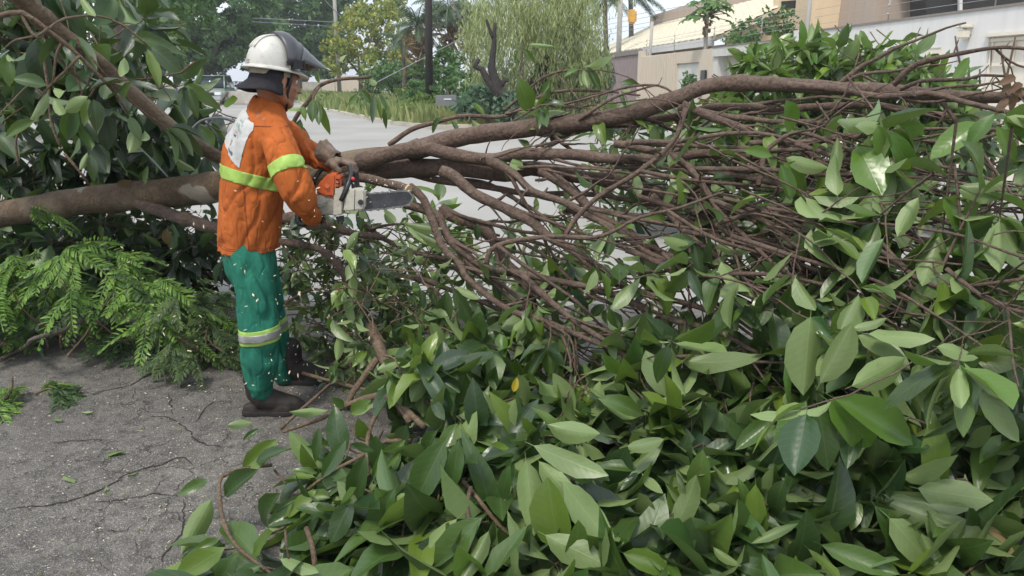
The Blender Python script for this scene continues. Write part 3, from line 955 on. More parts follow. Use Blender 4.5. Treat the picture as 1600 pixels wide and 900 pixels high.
# the part of the crown below the sweep of branches belongs to the tree
heap(tree, (-0.55, 2.7, 2.9, 3.6), 185, 0.18, MX, 0.45, 0.12, hmax=0.36)
heap(tree, (0.55, 2.6, 2.2, 3.0), 184, 0.21, MX, 0.45, 0.15, hmax=0.37)
tree.finish()

GR = 'cut branches piled on the road'
# in the middle: the forked stem that runs down past the worker's boots
b1 = Plant('cut_branch', tuple(G(560, 660)), 'cut branch with a bare forked brown stem, in front of the worker\'s boots', 'branch', GR)
stem(b1, [(578, 512, 3.3), (588, 530, 3.22), (600, 560, 3.1), (610, 590, 3.0), (617, 612, 2.9), (628, 645, 2.75)], 21, 14)
stem(b1, [(590, 560, 3.1), (568, 590, 3.05), (552, 612, 3.0), (538, 640, 2.95)], 13, 9)
stem(b1, [(640, 660, 2.6), (610, 618, 2.75), (592, 640, 2.7), (576, 680, 2.55), (574, 728, 2.4), (577, 745, 2.38)], 11, 5)
stem(b1, [(605, 618, 2.75), (635, 640, 2.65), (662, 667, 2.55)], 12, 10)
stem(b1, [(606, 616, 2.78), (575, 622, 2.8), (545, 632, 2.8), (500, 655, 2.75), (442, 674, 2.75)], 12, 6)
stem(b1, [(472, 583, 3.5), (525, 596, 3.4), (560, 606, 3.25), (597, 612, 3.1)], 6, 7)
stem(b1, [(520, 596, 3.4), (495, 620, 3.2), (468, 642, 3.1), (440, 668, 3.0)], 5, 6)
stem(b1, [(640, 690, 2.5), (600, 690, 2.5), (560, 715, 2.45), (520, 735, 2.45), (480, 764, 2.4)], 9, 5)
stem(b1, [(690, 640, 2.7), (660, 625, 2.75), (630, 620, 2.8)], 6, 8)
hero(b1, [(575, 700, 540, 805, 2.35, 1, .9), (545, 680, 505, 745, 2.4, 1, .8), (640, 680, 580, 745, 2.4, 1, .9), (625, 752, 560, 850, 2.2, 1, .95), (690, 665, 630, 730, 2.4, 1, .9), (703, 675, 642, 790, 2.25, 1, .95),
          (718, 678, 704, 770, 2.25, 1, .9), (700, 690, 690, 760, 2.3, 1, .8), (590, 705, 540, 700, 2.4, 1, .9), (500, 660, 490, 725, 2.5, 1, .7), (540, 640, 520, 622, 2.7, 1, .8), (545, 650, 575, 625, 2.7, 1, .8), (520, 640, 450, 650, 2.75, 0, .5),
          (555, 770, 515, 850, 2.2, 1, 1.0), (640, 570, 692, 610, 2.8, 1, 1.0), (695, 575, 782, 560, 2.8, 1, .8), (630, 565, 590, 575, 2.9, 0, .9), (670, 620, 695, 655, 2.6, 1, .9), (540, 810, 470, 785, 2.25, 1, .9), (765, 800, 660, 880, 2.05, 1, 1.0)])
heap(b1, (-0.72, -0.1, 2.15, 2.75), 38, 0.241, DK, 0.22)
heap(b1, (-0.5, 0.0, 2.7, 3.2), 25, 0.212, MX, 0.35, 0.2)
b1.finish()

# at the left: the outermost spray, lying on bare asphalt
b2 = Plant('cut_branch', tuple(G(380, 850)), 'leafy spray with a bent pale twig, leftmost of the pile on bare asphalt', 'branch', GR)
stem(b2, [(425, 727, 2.55), (385, 732, 2.5), (347, 745, 2.45), (344, 775, 2.35), (350, 810, 2.25), (365, 845, 2.15), (395, 875, 2.08), (430, 900, 2.05)], 7, 7)
stem(b2, [(480, 825, 2.2), (487, 850, 2.15), (490, 878, 2.1), (486, 910, 2.05)], 9, 10)
stem(b2, [(430, 735, 2.5), (447, 757, 2.45)], 5, 4)
hero(b2, [(333, 746, 275, 772, 2.45, 1, .9), (335, 770, 288, 860, 2.3, 0, .8), (345, 780, 400, 735, 2.4, 1, .8), (395, 725, 440, 700, 2.5, 1, .8), (440, 680, 380, 735, 2.55, 1, .9), (448, 762, 358, 836, 2.25, 1, .95), (350, 838, 300, 860, 2.2, 1, .8),
          (362, 850, 262, 905, 2.08, 1, 1.0), (375, 858, 330, 920, 2.05, 1, 1.0), (390, 870, 440, 830, 2.12, 1, .9), (400, 660, 356, 662, 2.75, 0, .8), (410, 668, 378, 685, 2.7, 1, .7), (470, 775, 430, 800, 2.3, 1, .7), (500, 762, 445, 806, 2.3, 1, .8),
          (415, 880, 360, 905, 2.05, 1, .9), (430, 870, 500, 900, 2.05, 0, .9), (500, 740, 460, 730, 2.45, 1, .7)])
heap(b2, (-1.0, -0.62, 1.85, 2.25), 7, 0.264, DK, 0.2)
b2.finish()

# centre front: upturned pale leaves
b3 = Plant('cut_branch', tuple(G(790, 840)), 'branch with pale upturned leaf undersides, middle of the pile\'s front edge', 'branch', GR)
stem(b3, [(735, 760, 2.25), (730, 790, 2.2), (735, 830, 2.1), (740, 880, 2.0)], 8, 7)
stem(b3, [(722, 752, 2.3), (745, 778, 2.25), (790, 830, 2.15), (830, 850, 2.1)], 8, 7)
hero(b3, [(725, 800, 625, 895, 2.1, 0, .8), (760, 800, 662, 900, 2.02, 1, 1.0), (768, 820, 728, 910, 2.0, 0, .8), (820, 690, 945, 748, 2.2, 0, 1.0), (845, 660, 940, 692, 2.3, 0, .8), (820, 705, 835, 830, 2.15, 0, .8), (835, 712, 900, 790, 2.15, 0, .8),
          (870, 740, 955, 855, 2.1, 0, 1.1), (840, 830, 945, 885, 2.0, 0, .9), (800, 720, 770, 790, 2.2, 1, .9), (800, 700, 760, 700, 2.3, 1, .9), (970, 700, 1040, 690, 2.3, 0, .9), (1000, 735, 955, 715, 2.25, 1, .9), (1000, 735, 1030, 780, 2.25, 0, .8),
          (1000, 735, 970, 765, 2.25, 1, .7), (1055, 735, 1070, 765, 2.2, 1, .6), (965, 860, 1045, 895, 2.0, 1, 1.0), (835, 810, 800, 880, 2.05, 1, .9), (880, 690, 850, 640, 2.4, 1, .8), (925, 620, 1010, 640, 2.5, 1, .8), (870, 620, 820, 590, 2.6, 0, .8)])
heap(b3, (-0.12, 0.42, 1.8, 2.3), 28, 0.269, MX, 0.5)
heap(b3, (-0.1, 0.5, 2.3, 2.95), 40, 0.234, MX, 0.42, 0.2)
b3.finish()

b4 = Plant('cut_branch', tuple(G(1130, 830)), 'branch with dark glossy hanging leaves between two paler sprays at the pile\'s front', 'branch', GR)
hero(b4, [(1180, 745, 1185, 850, 2.15, 1, .9), (1150, 740, 1175, 800, 2.2, 1, .8), (1090, 830, 1060, 880, 2.05, 1, .9), (1140, 880, 1210, 890, 1.95, 1, 1.1), (1110, 850, 1150, 895, 2.0, 0, .7), (1100, 690, 1085, 800, 2.25, 1, 1.0), (1120, 640, 1200, 700, 2.4, 1, 1.0),
          (1215, 650, 1150, 700, 2.35, 1, 1.0), (1230, 740, 1190, 820, 2.15, 1, 1.0), (1255, 815, 1180, 840, 2.05, 0, .6), (1270, 845, 1390, 900, 1.98, 1, .9), (1255, 850, 1330, 920, 1.95, 1, .8), (1262, 800, 1330, 860, 2.1, 1, .9)])
heap(b4, (0.38, 0.85, 1.75, 2.3), 28, 0.254, DK, 0.15)
heap(b4, (0.45, 1.0, 2.3, 2.95), 38, 0.234, MX, 0.35, 0.2)
b4.finish()

b5 = Plant('cut_branch', tuple(G(1440, 830)), 'branch with a fan of large pale grey green leaves, pile\'s right front corner', 'branch', GR)
stem(b5, [(1320, 690, 2.4), (1340, 740, 2.3), (1355, 768, 2.22)], 7, 6)
hero(b5, [(1355, 768, 1460, 825, 2.15, 0, .95), (1365, 768, 1500, 805, 2.15, 0, .95), (1395, 745, 1500, 742, 2.2, 0, 1.0), (1420, 760, 1545, 785, 2.12, 0, 1.0), (1430, 800, 1548, 868, 2.05, 0, 1.1), (1435, 825, 1475, 905, 2.0, 0, .9), (1420, 720, 1490, 695, 2.3, 0, 1.0),
          (1350, 765, 1400, 660, 2.3, 0, .9), (1360, 780, 1420, 870, 2.05, 1, .9), (1380, 800, 1470, 890, 2.0, 0, 1.0), (1400, 655, 1465, 700, 2.4, 1, 1.1), (1500, 700, 1570, 672, 2.35, 0, .9), (1560, 790, 1605, 850, 2.1, 1, .9), (1575, 630, 1600, 740, 2.35, 1, 1.0),
          (1345, 775, 1330, 830, 2.15, 1, .9), (1470, 600, 1490, 660, 2.5, 0, 1.0)])
hero(b5, [(1530, 810, 1585, 882, 2.06, 0, .9)], 'leaf_tan')
heap(b5, (0.85, 1.45, 1.85, 2.4), 28, 0.254, MX, 0.4)
heap(b5, (1.0, 1.75, 2.3, 2.9), 34, 0.241, MX, 0.35, 0.2)
b5.finish()

# at the worker's feet, behind: smaller leaves, thin twigs
b6 = Plant('cut_branch', tuple(G(540, 560)), 'tangle of small leaves and thin twigs dusted with chips, under the chainsaw', 'branch', GR)
def tangle(pl, x0, x1, y0, y1, d0, d1, n, size, mats, fl=0.4):
    for _ in range(n):
        px, py = rng.uniform(x0, x1), rng.uniform(y0, y1)
        p = P(px, py, rng.uniform(d0, d1))
        if p.z < 0.04: p = G(px, py, 0.05)
        d = Vector((rng.gauss(0, 1), rng.gauss(-0.2, .8), rng.gauss(0, 0.5))).normalized()
        tp, td = wander(p - d * 0.2, d, rng.uniform(0.2, 0.5), 7, 0.3)
        if any(blocks_worker(q, (0, 0, 0), 0) for q in tp): continue
        pl.twig(tp, [0.004 - 0.0025 * k / 7 for k in range(8)], 'twig', 5)
        rosette(pl, tp[-1], td, rng.randint(3, 6), size * rng.uniform(.7, 1.2), (30, 85), 0.4, fl, mats=mats)
tangle(b6, 430, 680, 360, 560, 3.75, 4.3, 150, 0.12, MX)
tangle(b6, 560, 930, 352, 470, 4.3, 5.2, 95, 0.16, MX)
tangle(b6, 520, 700, 420, 600, 3.2, 3.8, 70, 0.12, MX)
stem(b6, [(450, 470, 3.9), (490, 452, 3.85), (520, 460, 3.8), (545, 478, 3.75), (548, 490, 3.7)], 5, 4)
b6.finish()

# ------------------------------------------------------------------ the limb that leans in from the upper left, with its big dark leaves
b7 = Plant('leaning_limb', tuple(G(200, 420)), 'smooth brown limb slanting down from the upper left, hung with big dark leaves', 'branch')
c = [(*P(x, y, d), r) for x, y, d, r in ((-10, -60, 3.35, .045), (40, 5, 3.5, .043), (85, 45, 3.6, .042), (140, 88, 3.7, .041), (210, 150, 3.85, .040), (255, 190, 3.95, .038), (300, 222, 4.05, .036), (350, 250, 4.2, .035), (420, 275, 4.28, .033))]
pts, rad = catmull(c, 0.045)
b7.twig(pts, rad, 'trunk', 12, 'limb', 0.008)
LB = []
for lst, t0, t1 in (([(0, 25, 3.3), (35, 20, 3.3), (75, 48, 3.35), (110, 75, 3.4), (145, 110, 3.45), (175, 140, 3.5), (200, 175, 3.55)], 9, 4),
                    ([(30, 15, 3.3), (45, 45, 3.3), (60, 60, 3.3), (75, 45, 3.35), (100, 30, 3.4), (150, 25, 3.45), (190, 38, 3.5), (230, 70, 3.55)], 5, 3),
                    ([(75, 42, 3.35), (60, 55, 3.3), (25, 62, 3.3), (8, 75, 3.3)], 4, 3), ([(123, 87, 3.4), (100, 112, 3.4), (80, 132, 3.4), (60, 155, 3.4)], 5, 3), ([(98, 65, 3.4), (88, 85, 3.4), (82, 130, 3.4)], 5, 3),
                    ([(168, 128, 3.5), (150, 136, 3.5), (142, 150, 3.5)], 4, 3), ([(60, 40, 3.6), (85, 80, 3.7), (110, 110, 3.75), (150, 140, 3.8)], 6, 4), ([(75, 30, 3.8), (70, 90, 3.8), (76, 140, 3.8), (80, 190, 3.8), (95, 230, 3.8)], 5, 4),
                    ([(115, 60, 3.9), (118, 110, 3.9), (128, 150, 3.9)], 4, 3), ([(30, 260, 3.9), (25, 220, 3.9), (35, 190, 3.9)], 4, 3), ([(100, 240, 3.8), (125, 270, 3.8), (140, 290, 3.85)], 4, 3)):
    n = len(lst)
    p, r = catmull([(*P(x, y, d), (t0 + (t1 - t0) * i / (n - 1)) / F * d / 2) for i, (x, y, d) in enumerate(lst)], 0.04)
    b7.twig(p, r, 'twig', 6, 'branch', 0.004)
    LB.append((p, r))
LM = ['leaf_shade'] * 9 + ['leaf_dark'] * 4 + ['leaf']  # mostly the leaf tone with shade painted into it
def left_ok(px, py):
    if 85 < px < 130 and 175 < py < 220: return False
    if px > 275 and 90 < py < 170: return False
    if py > 60 and px > 250 and py < 130: return False
    return True
def left_mass(n, x0, x1, y0, y1, d0, d1, size, edge):
    k = 0; tries = 0
    while k < n and tries < n * 15:
        tries += 1
        px, py = rng.uniform(x0, x1), rng.uniform(y0, y1)
        if py < edge(px) or not left_ok(px, py): continue
        # openings through which the pale street shows
        if 0 < px < 130 and 165 < py < 235 and rng.random() < 0.75: continue
        q_ = rng.uniform(d0, d1)
        limb_y = 5 + (px - 40) * .78
        if q_ < 4.25 and abs(py - limb_y - 15) < 60 and (px < 130 or px > 195) and rng.random() < .8: q_ = rng.uniform(4.3, 4.9)
        if py > 205: q_ = max(q_, 5.0) + .3
        p = P(px, py, q_)
        d = Vector((rng.gauss(0.2, .7), rng.gauss(-.3, .6), rng.gauss(-.35, .4))).normalized()
        tp, td = wander(p - d * 0.3, d, rng.uniform(0.25, 0.5), 7, 0.25)
        if any(blocks_worker(q, (0, 0, 0), 0) for q in tp): continue
        b7.twig(tp, [0.005 - 0.003 * i / 7 for i in range(8)], 'twig', 5)
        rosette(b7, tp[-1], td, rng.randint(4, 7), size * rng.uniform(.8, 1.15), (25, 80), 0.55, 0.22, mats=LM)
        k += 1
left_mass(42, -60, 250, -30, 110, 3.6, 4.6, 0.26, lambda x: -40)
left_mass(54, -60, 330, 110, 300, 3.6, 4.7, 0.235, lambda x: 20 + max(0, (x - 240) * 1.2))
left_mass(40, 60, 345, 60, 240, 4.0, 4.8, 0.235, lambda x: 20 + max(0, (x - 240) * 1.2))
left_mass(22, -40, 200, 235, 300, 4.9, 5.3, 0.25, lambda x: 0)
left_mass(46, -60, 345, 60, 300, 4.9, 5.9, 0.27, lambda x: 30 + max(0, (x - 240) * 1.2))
hero(b7, [(120, -15, 150, 30, 3.4, 0, .5), (195, 85, 192, 130, 3.5, 0, .9), (230, 70, 285, 100, 3.55, 1, 1.0), (228, 70, 250, 132, 3.55, 1, .7), (80, 135, 20, 120, 3.4, 1, 1.1), (78, 138, 48, 185, 3.4, 0, .8), (82, 135, 108, 158, 3.4, 0, 1.0), (82, 150, 102, 190, 3.4, 0, .8),
          (142, 148, 98, 172, 3.5, 0, 1.1), (145, 150, 155, 200, 3.5, 1, 1.0), (140, 150, 130, 195, 3.5, 1, .9), (200, 178, 218, 215, 3.55, 1, 1.0), (215, 190, 205, 240, 3.6, 0, 1.0), (225, 200, 232, 240, 3.6, 0, 1.0), (8, 80, 15, 130, 3.3, 1, 1.2), (10, 82, 25, 105, 3.3, 0, .9),
          (60, 185, 8, 212, 3.5, 1, 1.0), (140, 235, 148, 280, 3.6, 1, .9), (138, 235, 125, 265, 3.6, 0, .8), (310, 268, 265, 250, 3.9, 0, .8), (225, 292, 228, 262, 4.0, 1, .9), (200, 60, 260, 55, 3.6, 1, 1.0), (285, 130, 335, 155, 3.7, 1, .8), (290, 132, 310, 178, 3.7, 1, .8), (285, 135, 275, 165, 3.7, 1, .8), (345, 165, 380, 160, 4.0, 1, 1.2)])
b7.finish()
# leaves under the trunk, the shadow there painted into their colour
b8 = Plant('cut_branch', tuple(G(280, 420)), 'drooping leaves hanging under the trunk behind the worker, darkened as its shadow', 'branch', GR)
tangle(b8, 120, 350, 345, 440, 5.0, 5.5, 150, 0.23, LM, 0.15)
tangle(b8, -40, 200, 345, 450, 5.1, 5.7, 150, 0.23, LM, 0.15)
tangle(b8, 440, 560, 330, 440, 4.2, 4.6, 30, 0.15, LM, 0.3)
b8.finish()

# a twig with leaves behind the worker's face
b9 = Plant('leafy_twig', tuple(P(470, 190, 4.4)), 'thin brown twig with hanging leaves in front of the street, right of the worker\'s face', 'branch')
stem(b9, [(440, 250, 4.35), (462, 185, 4.35), (480, 160, 4.35), (500, 135, 4.35), (530, 124, 4.35), (560, 122, 4.35), (580, 120, 4.35)], 8, 4, 'branch', 'bark')
stem(b9, [(500, 135, 4.35), (490, 150, 4.3), (488, 168, 4.3)], 4, 3, 'twig')
stem(b9, [(560, 123, 4.35), (580, 150, 4.35), (592, 160, 4.35)], 2.5, 1.5, 'twig')
hero(b9, [(490, 150, 488, 190, 4.3, 1, .9), (492, 152, 516, 205, 4.3, 1, .6), (495, 150, 500, 200, 4.3, 1, .8), (480, 168, 445, 172, 4.3, 0, .8), (478, 170, 490, 180, 4.3, 1, 1.2), (470, 180, 462, 230, 4.3, 1, .7), (470, 192, 486, 226, 4.3, 1, .6),
          (560, 145, 546, 163, 4.35, 1, 1.1), (562, 140, 580, 158, 4.35, 1, .8), (585, 140, 582, 195, 4.35, 1, .5), (592, 145, 605, 168, 4.35, 1, .6), (598, 165, 605, 195, 4.35, 1, .6), (575, 122, 592, 138, 4.35, 0, .8), (560, 105, 578, 98, 4.35, 0, 1.0), (585, 95, 590, 80, 4.35, 0, 1.2),
          (530, 90, 540, 88, 4.35, 0, 2.0), (590, 148, 595, 185, 4.35, 1, .5), (470, 165, 478, 182, 4.3, 1, .9), (500, 132, 495, 112, 4.35, 0, .8)])
b9.finish()

# leaf in the street and a yellowed one on the pile
def lone(bx, by, tx, ty, z, mat, label, k=3, face=1, wd=1.0):
    a = G(bx, by, z); b = G(tx, ty, z)
    o = bpy.data.objects.new('leaf', leaf_mesh(k, mat)); COL.objects.link(o)
    L = (b - a).length
    m = np.eye(4); m[:3, :3] = frame(b - a, (0.05, -.25, face)) * np.array([L * wd, L, L]); m[:3, 3] = a
    o.matrix_basis = Matrix(m.tolist())
    return tag(o, label, 'leaf')
lone(203, 704, 148, 703, 0.022, 'leaf_lime', 'single pale green leaf lying on the bare cracked asphalt', 4, -1, 1.0)
a = P(802, 615, 2.42)
o = bpy.data.objects.new('leaf', leaf_mesh(3, 'leaf_yellow')); COL.objects.link(o)
m = np.eye(4); m[:3, :3] = frame((0.2, 0, 1), (0, -1, .2)) * 0.06; m[:3, 3] = a
o.matrix_basis = Matrix(m.tolist()); tag(o, 'small yellow leaf standing out among the green leaves of the pile', 'leaf')
for x, y, tx, ty, d, lab in ((262, 352, 255, 392, 4.2, 'dry brown curled leaf hanging under the trunk, left of the worker'), (178, 290, 205, 282, 4.5, 'dry brown leaf lying on top of the trunk at the left')):
    a = P(x, y, d); b_ = P(tx, ty, d)
    o = bpy.data.objects.new('dry_leaf', leaf_mesh(2, 'leaf_brown')); COL.objects.link(o)
    L = (b_ - a).length; m = np.eye(4); m[:3, :3] = frame(b_ - a, (.3, -1, .4)) * L * 1.1; m[:3, 3] = a
    o.matrix_basis = Matrix(m.tolist()); tag(o, lab, 'leaf')

# ------------------------------------------------------------------ feathery cut foliage
def frond_shape(pairs, seed, curve=0.35, lw=0.027, ll=0.17):
    """a feather: leaflets in pairs along a drooping rachis, length 1 along +Y"""
    r_ = random.Random(seed)
    V, Fq, U = [], [], []
    cs = [Vector((0.03 * math.sin(2.5 * t + seed), t * (1 - 0.12 * t), -curve * t * t)) for t in [k / pairs for k in range(pairs + 1)]]
    for i in range(pairs):
        s = len(V); w = Vector((0.008, 0, 0.003))
        V.extend([cs[i] - w, cs[i] + w, cs[i + 1] + w * .85, cs[i + 1] - w * .85]); Fq.append((s, s + 1, s + 2, s + 3)); U.extend([(.45, .2), (.55, .2), (.55, .3), (.45, .3)])
        if i == 0: continue
        t = i / pairs
        L = ll * math.sin(math.pi * min(1, 0.22 + 0.70 * t)) ** .7 + 0.03
        for side in (-1, 1):
            c = cs[i].lerp(cs[i + 1], r_.uniform(0.1, .6))
            d = Vector((side * r_.uniform(.75, .95), 0.42 + 0.5 * t, -0.28 + r_.gauss(0, .12))).normalized()
            wv = d.cross(Vector((r_.gauss(0, .2), r_.gauss(0, .2), 1))).normalized() * lw * r_.uniform(.8, 1.15)
            dr = Vector((0, 0, -0.25 * L))
            s = len(V)
            V.extend([c, c + d * L * .38 - wv, c + d * L * .38 + wv, c + d * L * .75 - wv * .85 + dr * .5, c + d * L * .75 + wv * .85 + dr * .5, c + d * L + dr])
            Fq.append((s, s + 2, s + 2, s + 1)); Fq.append((s + 1, s + 2, s + 4, s + 3)); Fq.append((s + 3, s + 4, s + 5, s + 5))
            Fq.pop(); Fq.pop(); Fq.pop()
            # two long quads, split down the midrib
            V.extend([c + d * L * .55 + dr * .2])
            m_ = s + 6
            Fq.append((s, s + 2, s + 4, m_)); Fq.append((m_, s + 4, s + 5, s + 3)); Fq.append((s, m_, s + 3, s + 1))
            U.extend([(.5, 0), (.25, .4), (.75, .4), (.25, .75), (.75, .75), (.5, 1), (.5, .55)])
    return np.array([tuple(v) for v in V]), np.array(Fq), np.array(U)
FR = [frond_shape(16, 1, .45), frond_shape(18, 2, .65), frond_shape(14, 3, .3), frond_shape(16, 4, .85), frond_shape(15, 5, .55, .024, .19)]
FRM = {}
def frond_pile(name, loc, label, cx, cy, rx, ry, H, n, size, mat0, lean, group, n_top=0, d_out=0.8):
    root = empty(name, loc, label, 'branch', group)
    cl = [(rng.uniform(0, 6.28), rng.random() ** 0.6, rng.random(), rng.gauss(0, .3), rng.gauss(0, .3)) for _ in range(max(3, n // 6))]
    for i in range(n):
        a, q, hq, jx, jy = cl[i % len(cl)]
        x, y = cx + rx * q * math.cos(a), cy + ry * q * math.sin(a)
        h = H * (1 - 0.75 * q * q) * (0.10 + 0.90 * hq) + rng.gauss(0, .02)
        b_ = (i // len(cl)) * 0.42 - 1.05
        d0_ = Vector((math.cos(a) * d_out, math.sin(a) * d_out, 0)) + lean + Vector((jx, jy, 0)); d0_.z = 0; d0_.normalize()
        d = Vector((d0_.x * math.cos(b_) - d0_.y * math.sin(b_), d0_.x * math.sin(b_) + d0_.y * math.cos(b_), rng.gauss(-0.05, 0.25)))
        d.normalize()
        L = size * rng.uniform(0.7, 1.15)
        b = Vector((x, y, max(0.05, h))) - d * L * 0.15
        b.z = max(0.04, b.z)
        tipz = b.z + d.z * L - 0.2 * L
        if tipz < 0.0: d.z += min(1.0, -tipz / L); d.normalize()
        if blocks_worker(b, d, L): continue
        k = rng.randrange(5)
        mat = mat0 if (hq > .3 or mat0 != 'frond') and rng.random() < .85 else 'frond_deep'  # low fronds darker: shade inside the heap put into colour; others random
        if (k, mat) not in FRM:
            V, Fq, U = FR[k]
            me = mesh_np('frond', V, Fq, U[Fq.ravel()], smooth=False); me.materials.append(M[mat]); FRM[(k, mat)] = me
        o = bpy.data.objects.new('frond', FRM[(k, mat)]); COL.objects.link(o); o.parent = root
        m = np.eye(4); m[:3, :3] = frame(d, (rng.gauss(0, .25), rng.gauss(-.3, .3), 1)) * L; m[:3, 3] = np.array(b) - np.array(loc)
        o.matrix_basis = Matrix(m.tolist())
    # woody stems inside
    for i in range(max(2, n // 14)):
        a = rng.uniform(0, 6.28)
        tp, _ = wander((cx + rng.gauss(0, rx * .3), cy + rng.gauss(0, ry * .3), 0.05), (math.cos(a), math.sin(a), 0.9), min(rx, H) * 1.0, 8, 0.25)
        if any(blocks_worker(q, (0, 0, 0), 0) for q in tp): continue
        link('stem', branch_mesh(tp, [0.009 - 0.006 * k / 8 for k in range(9)], 5, 0, 'stem'), M['twig'], root)
    return root
FG = 'feathery branches cut and left on the road'
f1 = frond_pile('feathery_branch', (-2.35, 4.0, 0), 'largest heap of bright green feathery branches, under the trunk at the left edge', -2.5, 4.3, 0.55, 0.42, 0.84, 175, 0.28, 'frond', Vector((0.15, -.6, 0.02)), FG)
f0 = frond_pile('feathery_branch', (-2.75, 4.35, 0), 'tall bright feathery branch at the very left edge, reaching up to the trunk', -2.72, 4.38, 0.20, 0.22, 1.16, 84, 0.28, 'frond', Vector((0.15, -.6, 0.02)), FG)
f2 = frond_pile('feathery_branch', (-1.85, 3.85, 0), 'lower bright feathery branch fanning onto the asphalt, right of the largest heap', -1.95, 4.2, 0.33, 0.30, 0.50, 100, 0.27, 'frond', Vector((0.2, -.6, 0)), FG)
f3 = frond_pile('feathery_branch', (-1.4, 4.0, 0), 'dull olive fine-leaved branch with chips on it, left of the worker\'s legs', -1.66, 3.98, 0.24, 0.26, 0.58, 170, 0.20, 'frond_dull', Vector((0, -.5, -.1)), FG)
f4 = frond_pile('feathery_branch', (-2.25, 3.45, 0), 'small bright feathery sprig alone on the asphalt at the left edge', -2.38, 3.5, 0.24, 0.13, 0.12, 34, 0.24, 'frond', Vector((0.3, -.2, 0.1)), FG)
f5 = frond_pile('feathery_branch', (-0.95, 4.2, 0), 'dull fine-leaved branch on the ground behind the worker\'s legs', -0.85, 4.35, 0.45, 0.3, 0.42, 100, 0.20, 'frond_dull', Vector((0, -.5, -.1)), FG)
pts, rad = catmull([(*G(0, 562, .03), .012), (*G(35, 545, .05), .012), (*P(55, 528, 3.75), .012), (*P(90, 520, 3.9), .012), (*P(130, 500, 4.05), .011)], .04)
link('stem', branch_mesh(pts, rad, 7, .004, 'stem'), M['grey_bark'], f1)
# ------------------------------------------------------------------ the worker
TH = R(27)
FW = Vector((math.cos(TH), math.sin(TH), 0))          # facing
RT = Vector((math.sin(TH), -math.cos(TH), 0))         # his right, towards the camera
UP = Vector((0, 0, 1))

def cloth(name, col, rough=0.92, wr=0.6, var=0.22, dirt=0.4, sheen=0.0):
    t = NT(name)
    p = t.pos()
    n1 = t.noise(4.5, 5, p, 0.6)
    c = t.mix(t.ramp(n1.outputs[0], 0.3, 0.7), tuple(x * (1 - var) for x in col), tuple(x * (1 + var) for x in col))
    n2 = t.noise(21, 5, p, 0.7)
    c = t.mix(t.ramp(n2.outputs[0], 0.52, 0.78, 0, dirt), c, tuple(x * 0.35 + 0.01 for x in col))
    mp = t.n('Mapping', None, Vector=p, Scale=(5, 5, 2.2), Rotation=(0.3, 0.5, 0.2))
    n3 = t.noise(2.2, 3, mp.outputs[0], 0.5)
    wv = t.noise(900, 1, p)
    n4 = t.noise(2.6, 2, mp.outputs[0], 0.5)
    rg = t.ramp(t.math('ABSOLUTE', t.math('SUBTRACT', n4.outputs[0], 0.5)), 0.0, 0.06, -0.45, 0)
    h = t.math('ADD', t.math('MULTIPLY', n3.outputs[0], 3.0), t.math('ADD', rg, t.math('MULTIPLY', wv.outputs[0], 0.05)))
    return t.done(t.bsdf(c, rough, t.bump(h, wr, 0.012), Sheen_Weight=sheen, Specular_IOR_Level=0.2))
M['orange'] = cloth('orange_cloth', (0.40, 0.105, 0.024))
M['green_cloth'] = cloth('green_cloth', (0.020, 0.140, 0.094), dirt=0.3)
M['seam'] = mat_plain('seam_thread', (0.22, 0.045, 0.01), 0.9, 0.2, 60)
M['band'] = mat_plain('fluorescent_band', (0.30, 0.46, 0.085), 0.55, 0.12, 25, 0.2)
M['silver'] = mat_plain('silver_band', (0.29, 0.29, 0.28), 0.45, 0.12, 25, 0.2, 0.3)
M['skin'] = mat_plain('skin', (0.30, 0.135, 0.075), 0.5, 0.12, 30, 0.1, Subsurface_Weight=0.06)
M['hair'] = mat_plain('hair', (0.012, 0.010, 0.009), 0.6, 0.3, 60, 0.6)
M['cape'] = cloth('cape_cloth', (0.028, 0.026, 0.030), 0.85, 0.5)
M['helmet'] = mat_plain('helmet_plastic', (0.50, 0.485, 0.445), 0.34, 0.08, 9, 0.03, dirt=0.35)
M['beige_strap'] = mat_plain('sweatband', (0.30, 0.26, 0.19), 0.8, 0.2, 30, 0.3)
M['browguard'] = mat_plain('browguard_plastic', (0.055, 0.055, 0.062), 0.38, 0.15, 20, 0.05)
M['black'] = mat_plain('black_plastic', (0.016, 0.016, 0.018), 0.4, 0.2, 20, 0.1)
M['leather'] = mat_plain('leather', (0.15, 0.105, 0.078), 0.85, 0.45, 26, 0.8, dirt=0.7)
M['boot'] = mat_plain('boot_leather', (0.018, 0.013, 0.010), 0.7, 0.35, 20, 0.4)
M['sole'] = mat_plain('boot_sole', (0.016, 0.013, 0.012), 0.8, 0.3, 40, 0.3)
M['patch'] = mat_plain('white_print', (0.46, 0.46, 0.45), 0.75, 0.1, 20, 0.2, dirt=0.2)
M['ink_blue'] = mat_plain('blue_print', (0.10, 0.13, 0.18), 0.8, 0.3, 90)
M['ink_green'] = mat_plain('green_print', (0.30, 0.38, 0.34), 0.8, 0.3, 90)
M['ink_red'] = mat_plain('red_print', (0.40, 0.19, 0.18), 0.8, 0.3, 90)
t = NT('visor_plastic')
M['visor'] = t.done(t.n('MixShader', None, i0=0.62, i1=t.n('BsdfTransparent', None, Color=(0.75, 0.77, 0.78, 1)),
                        i2=t.bsdf((0.16, 0.165, 0.17), 0.22)))

